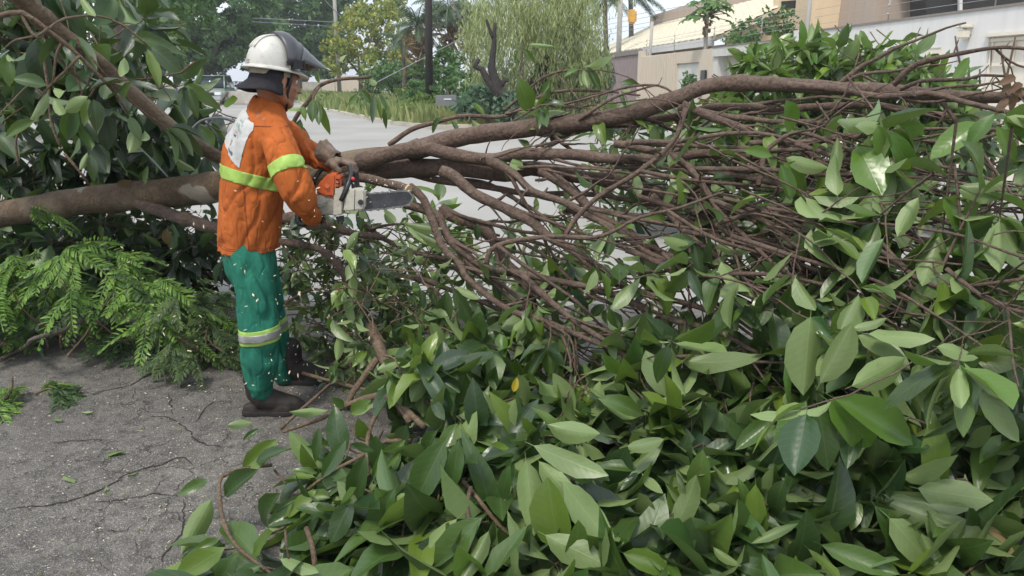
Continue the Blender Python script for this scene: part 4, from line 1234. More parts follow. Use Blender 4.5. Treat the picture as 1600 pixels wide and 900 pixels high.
def remesh(name, mb, voxel, smooth=2, fold=None):
    me = mb.mesh(name + '_raw')
    ob = bpy.data.objects.new('tmp', me); COL.objects.link(ob)
    m = ob.modifiers.new('r', 'REMESH'); m.mode = 'VOXEL'; m.voxel_size = voxel
    if smooth:
        s = ob.modifiers.new('s', 'SMOOTH'); s.factor = 0.5; s.iterations = smooth
    dg = bpy.context.evaluated_depsgraph_get()
    out = bpy.data.meshes.new_from_object(ob.evaluated_get(dg))
    out.name = name
    bpy.data.objects.remove(ob, do_unlink=True)
    bpy.data.meshes.remove(me)
    if fold:
        n = len(out.vertices)
        co = np.empty(n * 3, np.float32); out.vertices.foreach_get('co', co); co = co.reshape(-1, 3)
        no = np.empty(n * 3, np.float32); out.vertices.foreach_get('normal', no); no = no.reshape(-1, 3)
        h = np.array([fold(Vector(c)) for c in co], np.float32)
        out.vertices.foreach_set('co', (co + no * h[:, None]).ravel())
    out.polygons.foreach_set('use_smooth', np.ones(len(out.polygons), bool))
    out.update()
    return out

def slab(me, name, planes, off, thick=0.0, keep=None):
    """the piece of a surface between planes (point, normal pointing outwards), lifted off along the normals"""
    bm = bmesh.new(); bm.from_mesh(me)
    for co, no in planes:
        g = bm.verts[:] + bm.edges[:] + bm.faces[:]
        bmesh.ops.bisect_plane(bm, geom=g, plane_co=co, plane_no=no, clear_outer=True, clear_inner=False)
    if keep:
        bad = [f for f in bm.faces if not keep(f.calc_center_median(), f.normal)]
        bmesh.ops.delete(bm, geom=bad, context='FACES')
    bm.normal_update()
    for v in bm.verts: v.co += v.normal * off
    out = bpy.data.meshes.new(name); bm.to_mesh(out); bm.free()
    out.polygons.foreach_set('use_smooth', np.ones(len(out.polygons), bool))
    return out

W0 = G(402, 640); W0 = Vector((W0.x, 3.5, 0))
worker = empty('person', W0, 'worker in orange jacket, green trousers and white hard hat, cutting with a chainsaw', 'person')

def ring(c, a, b, n=28, tilt=0.0, p=2.3):
    out = []
    for k in range(n):
        t_ = 2 * math.pi * k / n
        ct, st = math.cos(t_), math.sin(t_)
        x = a * math.copysign(abs(ct) ** (2 / p), ct); y = b * math.copysign(abs(st) ** (2 / p), st)
        out.append(c + FW * x + RT * y + UP * (-tilt * x))
    return out

DC = 3.52
TORSO = [(408, 386, .133, .205, .0), (400, 386, .133, .205, 0), (370, 388.5, .138, .21, 0), (340, 391, .139, .212, 0), (300, 394, .139, .215, 0), (265, 396, .138, .22, 0), (235, 398, .135, .224, 0), (212, 402, .130, .224, 0),
         (195, 407, .118, .215, .0), (182, 412, .10, .175, .1), (172, 416, .085, .125, .2), (163, 420, .074, .092, .3), (155, 423, .068, .078, .35)]
def torso(mb, shrink=0.0, y0=0, skip_bottom=False):
    mb.loft([ring(P(x, y, DC), a - shrink, b * .94 - shrink, tilt=tl) for y, x, a, b, tl in TORSO])
SR = [(P(430, 205, 3.38), .068), (P(438, 232, 3.30), .073), (P(450, 266, 3.26), .075), (P(465, 297, 3.26), .073), (P(477, 321, 3.30), .063), (P(486, 338, 3.36), .050)]
SL = [(P(440, 205, 3.72), .078), (P(462, 222, 3.74), .074), (P(482, 240, 3.68), .066), (P(507, 252, 3.55), .056)]
jb = MB(); torso(jb); jb.chain([p for p, r in SR], [r for p, r in SR]); jb.chain([p for p, r in SL], [r for p, r in SL])
def jfold(c):
    q = Vector((c.x * 5 + c.z * 4, c.y * 5, c.z * 5 - c.x * 5))
    h = 0.006 * mnoise.noise(Vector((c.x * 4, c.y * 4, c.z * 2.5)))
    ridge = abs(mnoise.noise(Vector((c.x * 5 + c.z * 2.0, c.y * 5, c.z * 1.6 - c.x * 2)) + Vector((9, 2, 4))))
    r2 = abs(mnoise.noise(Vector((c.x * 6 - c.z * 3.5, c.y * 6, c.z * 2.6 + c.x * 3)) + Vector((1, 5, 2))))
    return h - 0.013 * max(0, 0.16 - ridge) / 0.16 - 0.010 * max(0, 0.12 - r2) / 0.12 - 0.004 * max(0, .1 - abs(mnoise.noise(c * 13))) / .1
jac = remesh('jacket', jb, 0.0095, 4, jfold)
hem = P(387, 395, 3.40)
jac_open = slab(jac, 'jacket', [(hem, -UP + FW * 0.05)], 0.0)
jo = link('jacket', jac_open, M['orange'], worker)
sm = jo.modifiers.new('thickness', 'SOLIDIFY'); sm.thickness = 0.005; sm.offset = -1
# reflective bands: waist, near sleeve
axis = (SR[2][0] - SR[1][0]).normalized()
mid = P(447, 262, 3.25)
wz = P(395, 283, 3.31)
def band(name, me, planes, mat, keep, off=0.004, parent=None):
    m_ = slab(me, name, planes, off, keep=keep)
    o_ = link(name, m_, mat, parent or worker)
    s_ = o_.modifiers.new('thickness', 'SOLIDIFY'); s_.thickness = 0.003; s_.offset = -1
    return o_
def near_axis(c, chain_, lim):
    best = 9
    for (a, ra), (b, rb) in zip(chain_, chain_[1:]):
        ab = b - a; t_ = max(0, min(1, (c - a).dot(ab) / ab.length_squared))
        best = min(best, (c - (a + ab * t_)).length - (ra + (rb - ra) * t_))
    return best < lim
def torso_only(c, n):
    return not near_axis(c, SR[1:], 0.022) and not near_axis(c, SL, 0.02)
wn = (UP + FW * 0.28).normalized()
band('waist_band', jac, [(wz + wn * 0.027, wn), (wz - wn * 0.027, -wn)], M['band'], torso_only)
band('sleeve_band', jac, [(mid + axis * 0.027, axis), (mid - axis * 0.027, -axis)], M['band'], lambda c, n: near_axis(c, SR, 0.03) and c.x > P(418, 262, 3.3).x)
# stitched seams: back yoke, side and hem
for pl_, kp_ in (([(P(400, 196, 3.4) + UP * .0022, UP), (P(400, 196, 3.4) - UP * .0022, -UP)], torso_only), ([(hem + UP * .028, UP), (hem + UP * .0255, -UP)], None), ([(hem + UP * .020, UP), (hem + UP * .0175, -UP)], None),
                 ([(W0 + FW * -.012 + UP, FW), (W0 + FW * -.0155 + UP, -FW)], lambda c, n: torso_only(c, n) and n.dot(RT) > .3 and c.z < 1.15)):
    band('seam', jac, pl_, M['seam'], kp_, .0016)
# white print on the back, with worn marks nobody can read
BN = (-FW * 0.86 + RT * 0.5).normalized()
BX = Vector((-BN.y, BN.x, 0)) * 1.0
if BX.x < 0: BX = -BX
pc = P(366, 208, 3.42)
tiltv = (BX * 0.94 - UP * 0.34).normalized(); upv = (UP * .89 + BX * 0.46).normalized()
def patch_piece(name, mat, u0, u1, v0, v1, off):
    """u along the back towards the camera side, v upwards, in metres from the print's middle"""
    o_ = pc + tiltv * 0 
    pl = [(o_ + tiltv * u1, tiltv), (o_ + tiltv * u0, -tiltv), (o_ + upv * v1, upv), (o_ + upv * v0, -upv)]
    m_ = slab(jac, name, pl, off, keep=lambda c, n: n.dot(BN) > 0.15 and (c - pc).length < .2)
    return link(name, m_, mat, worker)
pp = patch_piece('back_print', M['patch'], -0.17, 0.122, -0.090, 0.095, 0.003)
marks = []
for mat_, rows in (('ink_blue', [(-.034, .006, -.077, -.060, 6), (-.03, -.018, -.012, .004, 1)]), ('ink_green', [(-.03, .036, .034, .052, 6), (-.02, 0.02, .060, .070, 4)]), ('ink_red', [(-.032, -.018, -.046, -.026, 1), (-.026, .026, .012, .018, 6)])):
    bmj = bmesh.new()
    for u0, u1, v0, v1, n in rows:
        u0 += .035; u1 += .05
        st = (u1 - u0) / n
        for i in range(n):
            w_ = st * rng.uniform(.45, .75)
            pl = [(pc + tiltv * (u0 + i * st + w_), tiltv), (pc + tiltv * (u0 + i * st), -tiltv), (pc + upv * (v1 - rng.uniform(0, .2) * (v1 - v0)), upv), (pc + upv * (v0 + rng.uniform(0, .2) * (v1 - v0)), -upv)]
            m_ = slab(jac, 'm', pl, 0.005, keep=lambda c, n: n.dot(BN) > 0.15 and (c - pc).length < .2)
            bmj.from_mesh(m_); bpy.data.meshes.remove(m_)
    m2 = bpy.data.meshes.new('print_marks'); bmj.to_mesh(m2); bmj.free()
    o2 = link('print_marks', m2, M[mat_], None); o2.parent = pp; o2.location = -wloc(pp)

# trousers
RL = [(P(388, 398, 3.43), .100), (P(394, 440, 3.40), .098), (P(400, 480, 3.37), .090), (P(405, 520, 3.36), .086), (P(405, 560, 3.36), .087), (P(405, 590, 3.37), .086), (P(408, 605, 3.38), .066)]
LL = [(P(402, 398, 3.60), .096), (P(410, 440, 3.64), .092), (P(418, 485, 3.69), .082), (P(428, 530, 3.74), .076), (P(437, 560, 3.76), .072), (P(446, 582, 3.77), .058)]
tb = MB()
tb.chain([p for p, r in RL], [r for p, r in RL], 16); tb.chain([p for p, r in LL], [r for p, r in LL], 16)
tb.loft([ring(P(387, 385, DC), .115, .18), ring(P(388, 400, DC), .12, .185), ring(P(392, 425, DC), .115, .17), ring(P(396, 445, DC), .09, .13)])
def tfold(c):
    q = Vector((c.x * 6, c.y * 6, c.z * 3.0))
    low = max(0, min(1, (0.36 - c.z) / 0.2))
    z = c.z * 26 + 2 * mnoise.noise(q * 1.3)
    rv = abs(mnoise.noise(Vector((c.x * 9 + c.z * 2, c.y * 9, c.z * 3.2)) + Vector((4, 4, 1))))
    return -0.017 * max(0, .2 - rv) / .2 + 0.012 * mnoise.noise(q) + 0.007 * mnoise.noise(Vector((c.x * 14 + c.z * 6, c.y * 14, c.z * 6))) + low * 0.011 * math.sin(z)
tro = remesh('trousers', tb, 0.009, 3, tfold)
link('trousers', tro, M['green_cloth'], worker)
for chain_, (cx, cy, d) in ((RL, (404, 527, 3.30)), (LL, (434, 507, 3.70))):
    c0 = P(cx, cy, d)
    n_ = (UP + FW * -0.10).normalized()
    kp = (lambda ch: lambda c, n: near_axis(c, ch, 0.022) and (c - ch[3][0]).length < 0.3)(chain_)
    band('shin_band', tro, [(c0 + n_ * 0.034, n_), (c0 - n_ * 0.034, -n_)], M['band'], kp, 0.003)
    band('shin_band_stripe', tro, [(c0 + n_ * 0.017, n_), (c0 - n_ * 0.017, -n_)], M['silver'], kp, 0.006)

# boots
for (hx, hy, tx, ty, d, ax, ay) in ((380, 648, 470, 645, 3.38, 405, 612), (436, 608, 500, 603, 3.76, 447, 585)):
    hl = P(hx, hy, d); tl = P(tx, ty, d + 0.03)
    dirb = Vector((tl.x - hl.x, tl.y - hl.y, 0)); Lb = 0.295; dirb.normalize()
    heel = Vector((hl.x, hl.y, 0)); sd = Vector((dirb.y, -dirb.x, 0))
    def sole_ring(z, k, n=26):
        out = []
        for i in range(n):
            a = 2 * math.pi * i / n
            x = 0.5 - 0.5 * math.cos(a)
            wd = (0.040 + 0.018 * math.sin(math.pi * min(1, max(0, (x - .35) / .65))) - 0.008 * math.exp(-((x - .42) / .15) ** 2)) * k
            s_ = math.sin(a); s_ = math.copysign(abs(s_) ** 0.6, s_)
            out.append(heel + dirb * (0.5 + (x - .5) * k) * Lb + sd * (wd * s_) + UP * z)
        return out
    bt = MB()
    bt.loft([sole_ring(0.012, 0.98), sole_ring(0.03, 1.0), sole_ring(0.05, .97), sole_ring(0.062, .86), sole_ring(0.07, .6)])
    an = P(ax, ay, d)
    bt.chain([heel + dirb * 0.235 + UP * 0.045, heel + dirb * 0.17 + UP * 0.06, heel + dirb * 0.10 + UP * 0.085, heel + dirb * 0.075 + UP * 0.12, Vector((heel.x, heel.y, 0)) + dirb * 0.072 + UP * 0.20], [.045, .050, .056, .056, .058], 16)
    bo = link('boot', remesh('boot', bt, 0.006, 3, lambda c: 0.003 * mnoise.noise(c * 30)), M['boot'], worker)
    sb = MB(); sb.loft([sole_ring(0.002, 1.0), sole_ring(0.006, 1.03), sole_ring(0.026, 1.035), sole_ring(0.03, 1.0)])
    so = link('sole', sb.mesh('sole'), M['sole'], bo)

# head and body: one skin
HP = R(-14)
HY = R(42)
HF0 = Vector((math.cos(HY), math.sin(HY), 0)); HR = Vector((math.sin(HY), -math.cos(HY), 0))
HF = HF0 * math.cos(HP) + UP * math.sin(HP); HU = UP * math.cos(HP) - HF0 * math.sin(HP)
HC = P(431, 122, DC - 0.02)
H = lambda f, r, u: HC + HF * f + HR * r + HU * u
HA = (HF, HR, HU)
bb = MB()
bb.ball(H(-.005, 0, .025), (.099, .079, .105), HA, 24)
bb.ball(H(.042, 0, -.045), (.058, .062, .070), HA, 20)
bb.ball(H(.068, 0, -.095), (.030, .034, .026), HA, 16)
for s_ in (-1, 1):
    bb.chain([H(-.005, s_ * .066, -.05), H(.03, s_ * .052, -.085), H(.065, s_ * .025, -.10)], [.018, .017, .018])
    bb.ball(H(.062, s_ * .042, -.030), (.022, .022, .018), HA)          # cheek bones
    bb.ball(H(-.004, s_ * .082, -.018), (.019, .008, .033), HA)         # ears
    bb.ball(H(.002, s_ * .084, -.040), (.009, .007, .010), HA)
    bb.ball(H(.080, s_ * .032, .022), (.014, .024, .009), HA)           # brows
bb.chain([H(.092, 0, .012), H(.103, 0, -.012), H(.113, 0, -.032)], [.009, .011, .0135])
for s_ in (-1, 1): bb.ball(H(.100, s_ * .012, -.036), .009)
bb.ball(H(.092, 0, -.058), (.012, .024, .007), HA); bb.ball(H(.090, 0, -.070), (.012, .021, .008), HA)
bb.chain([H(-.02, 0, -.03), P(424, 158, DC), P(416, 175, DC)], [.062, .058, .068], 16)
bb.loft([ring(P(x, y, DC), max(.04, a - .03), max(.04, b - .03), tilt=tl) for y, x, a, b, tl in TORSO if y > 158 and y < 405])
bb.chain([p for p, r in SR], [r * .62 for p, r in SR]); bb.chain([p for p, r in SL], [r * .6 for p, r in SL])
bb.loft([ring(P(387, 388, DC), .10, .165), ring(P(388, 400, DC), .105, .17), ring(P(392, 425, DC), .10, .155), ring(P(396, 440, DC), .075, .115)])
for L_ in (RL, LL):
    bb.chain([p for p, r in L_], [r * .68 for p, r in L_])
def hand(mb, wrist, palm, kn_dir, curl_dir, out_dir, k=1.0, extra=0.0):
    """palm with four bent fingers of different lengths and a thumb; kn_dir: from wrist to knuckles, curl_dir: the way the fingers close, out_dir: from little finger to forefinger"""
    w, p = Vector(wrist), Vector(palm)
    kd, cd, od = kn_dir.normalized(), curl_dir.normalized(), out_dir.normalized()
    mb.chain([w, p - kd * .02], [.026 + extra, .027 + extra])
    mb.ball(p, (.044 * k + extra, .020 + extra, .042 * k + extra), (kd, cd, od), 16)
    for i, (o_, l_) in enumerate(((.030, .92), (.010, 1.0), (-.010, .95), (-.029, .78))):
        b_ = p + kd * .036 * k + od * o_ * k
        r_ = .0095 + extra
        p1 = b_ + (kd * .75 + cd * .45).normalized() * .036 * l_ * k
        p2 = p1 + (kd * -.05 + cd).normalized() * .030 * l_ * k
        p3 = p2 + (-kd * .85 + cd * .45).normalized() * .024 * l_ * k
        mb.chain([b_, p1, p2, p3], [r_ * 1.05, r_, r_ * .94, r_ * .85], 10)
    t0 = p - kd * .020 + od * .034; t1 = t0 + (od * .6 + cd * .6 + kd * .35).normalized() * .036; t2 = t1 + (cd * .7 + kd * .5 - od * .25).normalized() * .030
    mb.chain([t0, t1, t2], [.014 + extra, .0115 + extra, .0098 + extra], 10)
LHw, LHp = P(510, 253, 3.54), P(529, 253, 3.495)
RHw, RHp = P(481, 326, 3.39), P(481, 339, 3.42)
lk, lc, lo = (Vector((.9, -.25, .05)), Vector((.35, -.1, -.95)), Vector((-.15, -.9, .1)))
rk, rc, ro = (Vector((.15, .3, -.8)), Vector((.3, .8, .3)), Vector((.8, -.3, .1)))
hand(bb, LHw, LHp, lk, lc, lo); hand(bb, RHw, RHp, rk, rc, ro)
link('body', remesh('body', bb, 0.0055, 2), M['skin'], worker)
for s_ in (-1, 1):
    eb = MB(); eb.ball(H(.074, s_ * .032, .004), .013); e_ = eb.build('eye', mat_plain('eye_white', (0.6, 0.58, 0.55), 0.3, 0.05), worker)
    ib = MB(); ib.ball(H(.0855, s_ * .032, .003), (.003, .006, .006), HA); ib.build('iris', M['hair'], e_)
hb = MB(); hb.ball(H(-.014, 0, .022), (.098, .083, .104), HA, 24)
hm = remesh('hair', hb, 0.007, 1)
link('hair', slab(hm, 'hair', [(H(.045, 0, 0), HF), (H(0, 0, -.055), -HU)], 0.0), M['hair'], worker)
# gloves
for nm, (w_, p_, a_, b_, c_) in (('l', (LHw, LHp, lk, lc, lo)), ('r', (RHw, RHp, rk, rc, ro))):
    gb = MB(); hand(gb, w_, p_, a_, b_, c_, 1.04, .004)
    g_ = link('glove', remesh('glove', gb, 0.0045, 2, lambda c: 0.002 * mnoise.noise(c * 45)), M['leather'], worker)
    if nm == 'l':
        ax_ = (P(503, 244, 3.55) - P(530, 252, 3.50)).normalized()
        s0 = P(527, 250, 3.50)
        rings = []
        for q, rr in ((0.0, .034), (.025, .036), (.045, .042), (.065, .05), (.078, .055)):
            cc = s0 + ax_ * q + UP * q * 0.25
            u_ = ax_.orthogonal().normalized(); w2 = ax_.cross(u_)
            rings.append([cc + (u_ * math.cos(2 * math.pi * k / 18) + w2 * math.sin(2 * math.pi * k / 18)) * rr * (1 + .3 * mnoise.noise(Vector((k * .7, q * 20, 1)))) for k in range(18)])
        cb = MB(); cb.loft(rings, cap=False)
        co_ = cb.build('cuff', M['leather'], g_)
        s_ = co_.modifiers.new('t', 'SOLIDIFY'); s_.thickness = .004

# hard hat with neck cape, brow guard and raised visor
KP = R(-9)
KF = HF0 * math.cos(KP) + UP * math.sin(KP); KU = UP * math.cos(KP) - HF0 * math.sin(KP)
KC = P(428, 107, DC - 0.02)
K = lambda f, r, u: KC + KF * f + HR * r + KU * u
def dome_ring(u, k=1.0, n=48, a=.116, b=.101, hgt=.138):
    q = max(0.0, 1 - abs(u / hgt) ** 2.3) ** 0.5
    out = []
    for i in range(n):
        t_ = 2 * math.pi * i / n
        rr = 1 + 0.012 * math.exp(-(math.sin(t_) / .2) ** 2) * abs(u / hgt)
        out.append(K(a * k * q * math.cos(t_) * rr - .004, b * k * q * math.sin(t_) * rr, u))
    return out
db = MB()
db.loft([dome_ring(u) for u in (-.012, 0, .02, .04, .06, .08, .098, .112, .124, .132, .1365, .1379)], cap=True)
hat = db.build('hard_hat', M['helmet'], worker)
brim = MB()
def brim_ring(k, u, pk):
    out = []
    for i in range(48):
        t_ = 2 * math.pi * i / 48; ct = math.cos(t_)
        ext = k + pk * max(0, ct) ** 3
        out.append(K((.116 + ext) * ct - .004, (.101 + k) * math.sin(t_), u - (.010 * pk / .04) * max(0, ct) ** 3))
    return out
brim.loft([brim_ring(-.002, .004, 0), brim_ring(.010, -.002, .022), brim_ring(.017, -.010, .036), brim_ring(.016, -.015, .036), brim_ring(.008, -.013, .02), brim_ring(-.004, -.008, 0)], cap=False)
brim.build('brim', M['helmet'], hat)
for t_ in (R(70), R(-70), R(175)):
    cb = MB(); c_ = K(.118 * math.cos(t_) - .004, .103 * math.sin(t_), .012)
    cb.box(c_, (.022, .008, .014), Matrix((HF0, HR, UP)).transposed(), .002); cb.build('slot_boss', M['helmet'], hat)
rd = MB()
for off in (-.022, 0, .022):
    rd.tube([K(.116 * math.sin(a) * .985 - .004, off, .138 * max(0, math.cos(a)) ** .87 + .0005) for a in [R(x) for x in range(-62, 30, 6)]], .0045, 6)
rd.build('crown_ridge', M['helmet'], hat)
sw = MB(); sw.loft([dome_ring(0, .90)[:], [v - KU * .034 for v in dome_ring(0, .86)]], cap=False)
swo = sw.build('headband', M['beige_strap'], hat)
# cape hanging from the hat round the back of the head
def cape_ring(rad_, u, flare, ang=92):
    out = []
    for i in range(25):
        t_ = math.pi + R(ang) * (i - 12) / 12
        fl = flare * max(0, -math.cos(t_)) ** 1.2
        out.append(K((rad_ + fl) * math.cos(t_), (rad_ * .93 + fl * .4) * math.sin(t_), u - .012 * math.sin(t_ * 5) * (fl > 0) * 0.4 + 0.012 * max(0, -math.cos(t_))))
    return out
cp = MB(); cp.loft([cape_ring(.100, -.006, 0), cape_ring(.099, -.04, .0), cape_ring(.100, -.075, .010), cape_ring(.103, -.098, .034), cape_ring(.106, -.112, .062)], cap=False, closed=False)
co_ = cp.build('neck_cape', M['cape'], worker); s_ = co_.modifiers.new('t', 'SOLIDIFY'); s_.thickness = .004
# chin strap
for s1 in (1, -1):
    st = MB(); st.tube([K(.045, s1 * .092, -.005), H(.030, s1 * .082, -.01), H(.030, s1 * .070, -.06), H(.045, s1 * .050, -.10), H(.062, s1 * .018, -.127), H(.066, 0, -.129)], .006, 8)
    st.build('chin_strap', M['black'], hat)
# clip on the side
for s1 in (1, -1):
    cl = MB(); cl.box(K(.052, s1 * .116, .020), (.050, .022, .030), Matrix((HF0, HR, UP)).transposed(), .004); cl.box(K(.012, s1 * .112, .022), (.012, .010, .014), Matrix((HF0, HR, UP)).transposed(), .002)
    cl.build('visor_clip', M['black'], hat)
# brow guard: a curved hood over the front of the hat
def hood(phi, t_):
    """phi across from ear to ear, t_ back to front"""
    ang = R(phi)
    fwd = -.050 + .122 * t_
    rad_ = .124 + .016 * math.sin(math.pi * min(1, t_ * 1.2))
    drop = t_ ** 2 * .022
    return K(.030 + fwd * (0.45 + 0.55 * math.cos(ang)), rad_ * .90 * math.sin(ang), .020 + (rad_ + .006) * max(0, math.cos(ang)) ** .85 - drop * math.cos(ang))
hd = MB(); hd.loft([[hood(p_, t_) for p_ in range(-90, 91, 9)] for t_ in (0, .12, .3, .5, .7, .88, 1)], cap=False, closed=False)
ho = hd.build('brow_guard', M['browguard'], hat); s_ = ho.modifiers.new('t', 'SOLIDIFY'); s_.thickness = .005
# visor: a clear grey gutter-shaped sheet sticking out forwards and down
vb = MB(); rows = []
for t_ in (0, .15, .35, .55, .75, .92, 1.0):
    row = []
    for p_ in range(-84, 85, 12):
        a0 = hood(p_, .95)
        tip = K(.228 - .012 * abs(math.sin(R(p_))) ** 2, .094 * math.sin(R(p_)), .024 + .016 * math.cos(R(p_)))
        q = a0.lerp(tip, t_)
        row.append(q)
    rows.append(row)
vb.loft(rows, cap=False, closed=False)
vo = vb.build('visor', M['visor'], hat); s_ = vo.modifiers.new('t', 'SOLIDIFY'); s_.thickness = .0025
eb = MB(); eb.tube(rows[-1], .003, 6); eb.build('visor_rim', mat_plain('visor_edge', (0.35, 0.36, 0.37), 0.4), hat)

# ------------------------------------------------------------------ chainsaw (held: a thing of its own)
SD = 3.40
S = lambda x, y, off=0.0: P(x, y, SD + off)
saw = empty('chainsaw', S(520, 340), 'orange and dirty white chainsaw with a dark bar, held by the worker', 'chainsaw')
M['saw_orange'] = mat_plain('saw_orange', (0.50, 0.10, 0.025), 0.42, 0.15, 18, 0.15, dirt=0.45)
M['saw_white'] = mat_plain('saw_white', (0.47, 0.44, 0.37), 0.5, 0.15, 18, 0.15, dirt=0.6)
M['saw_grey'] = mat_plain('saw_grey', (0.30, 0.285, 0.24), 0.55, 0.15, 18, 0.15, dirt=0.6)
M['steel'] = mat_plain('bar_steel', (0.085, 0.085, 0.095), 0.42, 0.3, 22, 0.2, 0.6, dirt=0.5)
M['chain'] = mat_plain('chain_steel', (0.30, 0.30, 0.30), 0.35, 0.3, 60, 0.2, 0.8)
def plate(name, poly, o0, thick, mat, bev=.006, parent=None):
    mb = MB(); mb.prism([S(x, y, o0) for x, y in poly], (0, thick, 0), bev)
    return mb.build(name, mat, parent or saw)
plate('engine_cover', [(490, 300), (495, 290), (503, 280), (512, 271.5), (527, 272), (533, 281), (532, 298), (529, 308), (507, 308), (497, 303)], -.030, .115, M['saw_orange'], .010)
for q_ in range(4): plate('vent_slot', [(524.5 + q_ * .4, 279 + q_ * 6), (530 + q_ * .1, 280 + q_ * 6), (530 + q_ * .1, 282.2 + q_ * 6), (524.5 + q_ * .4, 281.2 + q_ * 6)], -.0325, .01, M['black'], .0004)
plate('cover_rib', [(520, 274), (523, 274), (521, 307), (518, 307)], -.0345, .02, M['saw_orange'], .002)
plate('housing', [(491, 303), (521, 309), (521, 292), (539, 291), (538, 330), (534, 337), (492, 336)], -.022, .105, M['saw_grey'], .006)
plate('housing_side', [(522, 293), (537, 293), (534, 336), (520, 337)], -.034, .03, M['saw_white'], .004)
cv = plate('sprocket_cover', [(536, 331), (539.5, 304), (545, 297), (550, 294.8), (566, 294.5), (570.5, 297), (570, 326), (566, 329)], -.050, .045, M['saw_white'], .007)
plate('cover_seam', [(554, 297), (555, 297), (554, 329), (553, 329)], -.0515, .01, M['steel'], .0005, cv)
mb = MB(); mb.tube([S(563.5, 316, -.054), S(563.5, 316, -.035)], [.012, .012], 14); mb.tube([S(563.5, 316, -.060), S(563.5, 316, -.05)], [.006, .006], 6); mb.build('bar_nut', M['black'], cv)
mb = MB(); mb.tube([S(500, 314, -.036), S(500, 314, .0)], [.025, .028], 20); mb.tube([S(500, 314, -.042), S(500, 314, -.03)], [.016, .018], 20); mb.build('filler_cap', M['saw_grey'], saw)
mb = MB(); mb.tube([S(511, 291, -.038), S(511, 291, -.02)], [.010, .012], 14); mb.build('cover_knob', M['saw_orange'], saw)
hp = [(533, 313, -.045), (537, 305, -.048), (543, 291, -.040), (547.5, 278, -.01), (548, 268, .02), (545, 258, .05), (538, 254, .08), (524, 254, .11), (508, 260, .13), (495, 274, .13), (489, 290, .12)]
p_, r_ = catmull([(*S(x, y, o), .0108) for x, y, o in hp], .02)
mb = MB(); mb.tube(p_, r_, 12); mb.build('front_handle', M['black'], saw)
p_, r_ = catmull([(*S(494, 330, .03), .017), (*S(484, 343, .02), .016), (*S(474, 350, .01), .015), (*S(466, 345, .01), .015), (*S(470, 325, .02), .014), (*S(490, 308, .03), .014)], .02)
mb = MB(); mb.tube(p_, r_, 12); mb.build('rear_handle', M['black'], saw)
plate('hand_guard', [(550, 290), (552, 272), (554, 272), (556, 288)], .02, .09, M['black'], .003)
plate('muffler', [(548, 284), (556, 280), (559, 294), (549, 296)], -.02, .06, M['black'], .004)
mb = MB(); mb.ball(S(551.5, 279.5, -.025), .009); mb.build('red_button', mat_plain('red_plastic', (0.5, 0.03, 0.03), 0.4), saw)
plate('engine_fins', [(531, 284), (541, 280), (541, 292), (532, 294)], .0, .07, M['steel'], .002)
plate('spiked_bumper', [(524, 339), (537, 337), (537, 347), (534, 352), (531, 346), (528, 351)], -.02, .012, M['black'], .001)
bar = plate('guide_bar', [(560, 305), (600, 302), (630, 299.5), (639, 301), (644, 309), (639, 317), (630, 321), (600, 325), (560, 328)], -.012, .006, M['steel'], .001)
# chain: every link and cutter along the bar's edge
top = [(560, 304), (600, 301), (630, 298.5), (640, 300.5), (645, 309), (640, 318), (630, 322), (600, 326), (560, 329)]
cp_, _ = catmull([(*S(x, y, -.009), .01) for x, y in top], .0105)
mb = MB()
for i in range(len(cp_) - 1):
    a, b = cp_[i], cp_[i + 1]; d_ = (b - a).normalized(); n_ = Vector((-d_.z, 0, d_.x))
    if n_.dot(a - S(605, 313, -.009)) < 0: n_ = -n_
    hgt = .0085 if i % 3 == 0 else .0045
    mb.prism([a - n_ * .003, b - n_ * .003, b + n_ * hgt * .6, a + n_ * hgt], (0, .006 if i % 2 else -.006, 0))
tag(mb.build('chain', M['chain'], saw), kind='stuff')
# ------------------------------------------------------------------ background: walls and houses on the right
def wx(d): return 9.24 - 0.10 * (d - 14.8)          # the frontage line
WD = Vector((-0.1, 1, 0)).normalized(); WN = Vector((-1, -0.1, 0)).normalized()   # along it, and towards the street
def stucco(name, col, scale=1.2, streak=0.3):
    t = NT(name); p = t.pos()
    mp = t.n('Mapping', None, Vector=p, Scale=(2.5, 2.5, 0.25))
    n1 = t.noise(1.6, 6, mp.outputs[0], 0.65); n2 = t.noise(scale, 4, p)
    c = t.mix(t.ramp(n1.outputs[0], 0.45, 0.75, 0, streak), col, tuple(x * 0.6 for x in col))
    c = t.mix(t.ramp(n2.outputs[0], 0.35, 0.7, 0, 0.3), c, tuple(min(1, x * 1.12) for x in col))
    return t.done(t.bsdf(c, 0.9, t.bump(t.noise(60, 3, p).outputs[0], 0.25, 0.01)))
M['white_wall'] = stucco('white_stucco', (0.60, 0.595, 0.58))
M['cap_dark'] = stucco('wall_cap', (0.20, 0.18, 0.165))
M['beige_wall'] = stucco('beige_stucco', (0.60, 0.52, 0.43))
M['peach_wall'] = stucco('peach_stucco', (0.70, 0.55, 0.37))
M['taupe_wall'] = stucco('taupe_stucco', (0.40, 0.32, 0.26))
M['white_door'] = mat_plain('white_door', (0.62, 0.62, 0.60), 0.6, 0.05, 1)
M['cream_gate'] = stucco('cream_gate', (0.64, 0.60, 0.52))
M['pink_gate'] = mat_plain('grey_pink_gate', (0.27, 0.21, 0.215), 0.6, 0.15, 3)
M['gable_wall'] = stucco('gable_stucco', (0.66, 0.54, 0.40))
M['tile'] = mat_plain('cream_tile', (0.64, 0.58, 0.44), 0.8, 0.12, 3, 0.3)
M['dark'] = mat_plain('dark_opening', (0.02, 0.018, 0.016), 0.6, 0.2, 5)
M['brown_wall'] = stucco('brown_plaster', (0.30, 0.20, 0.14))
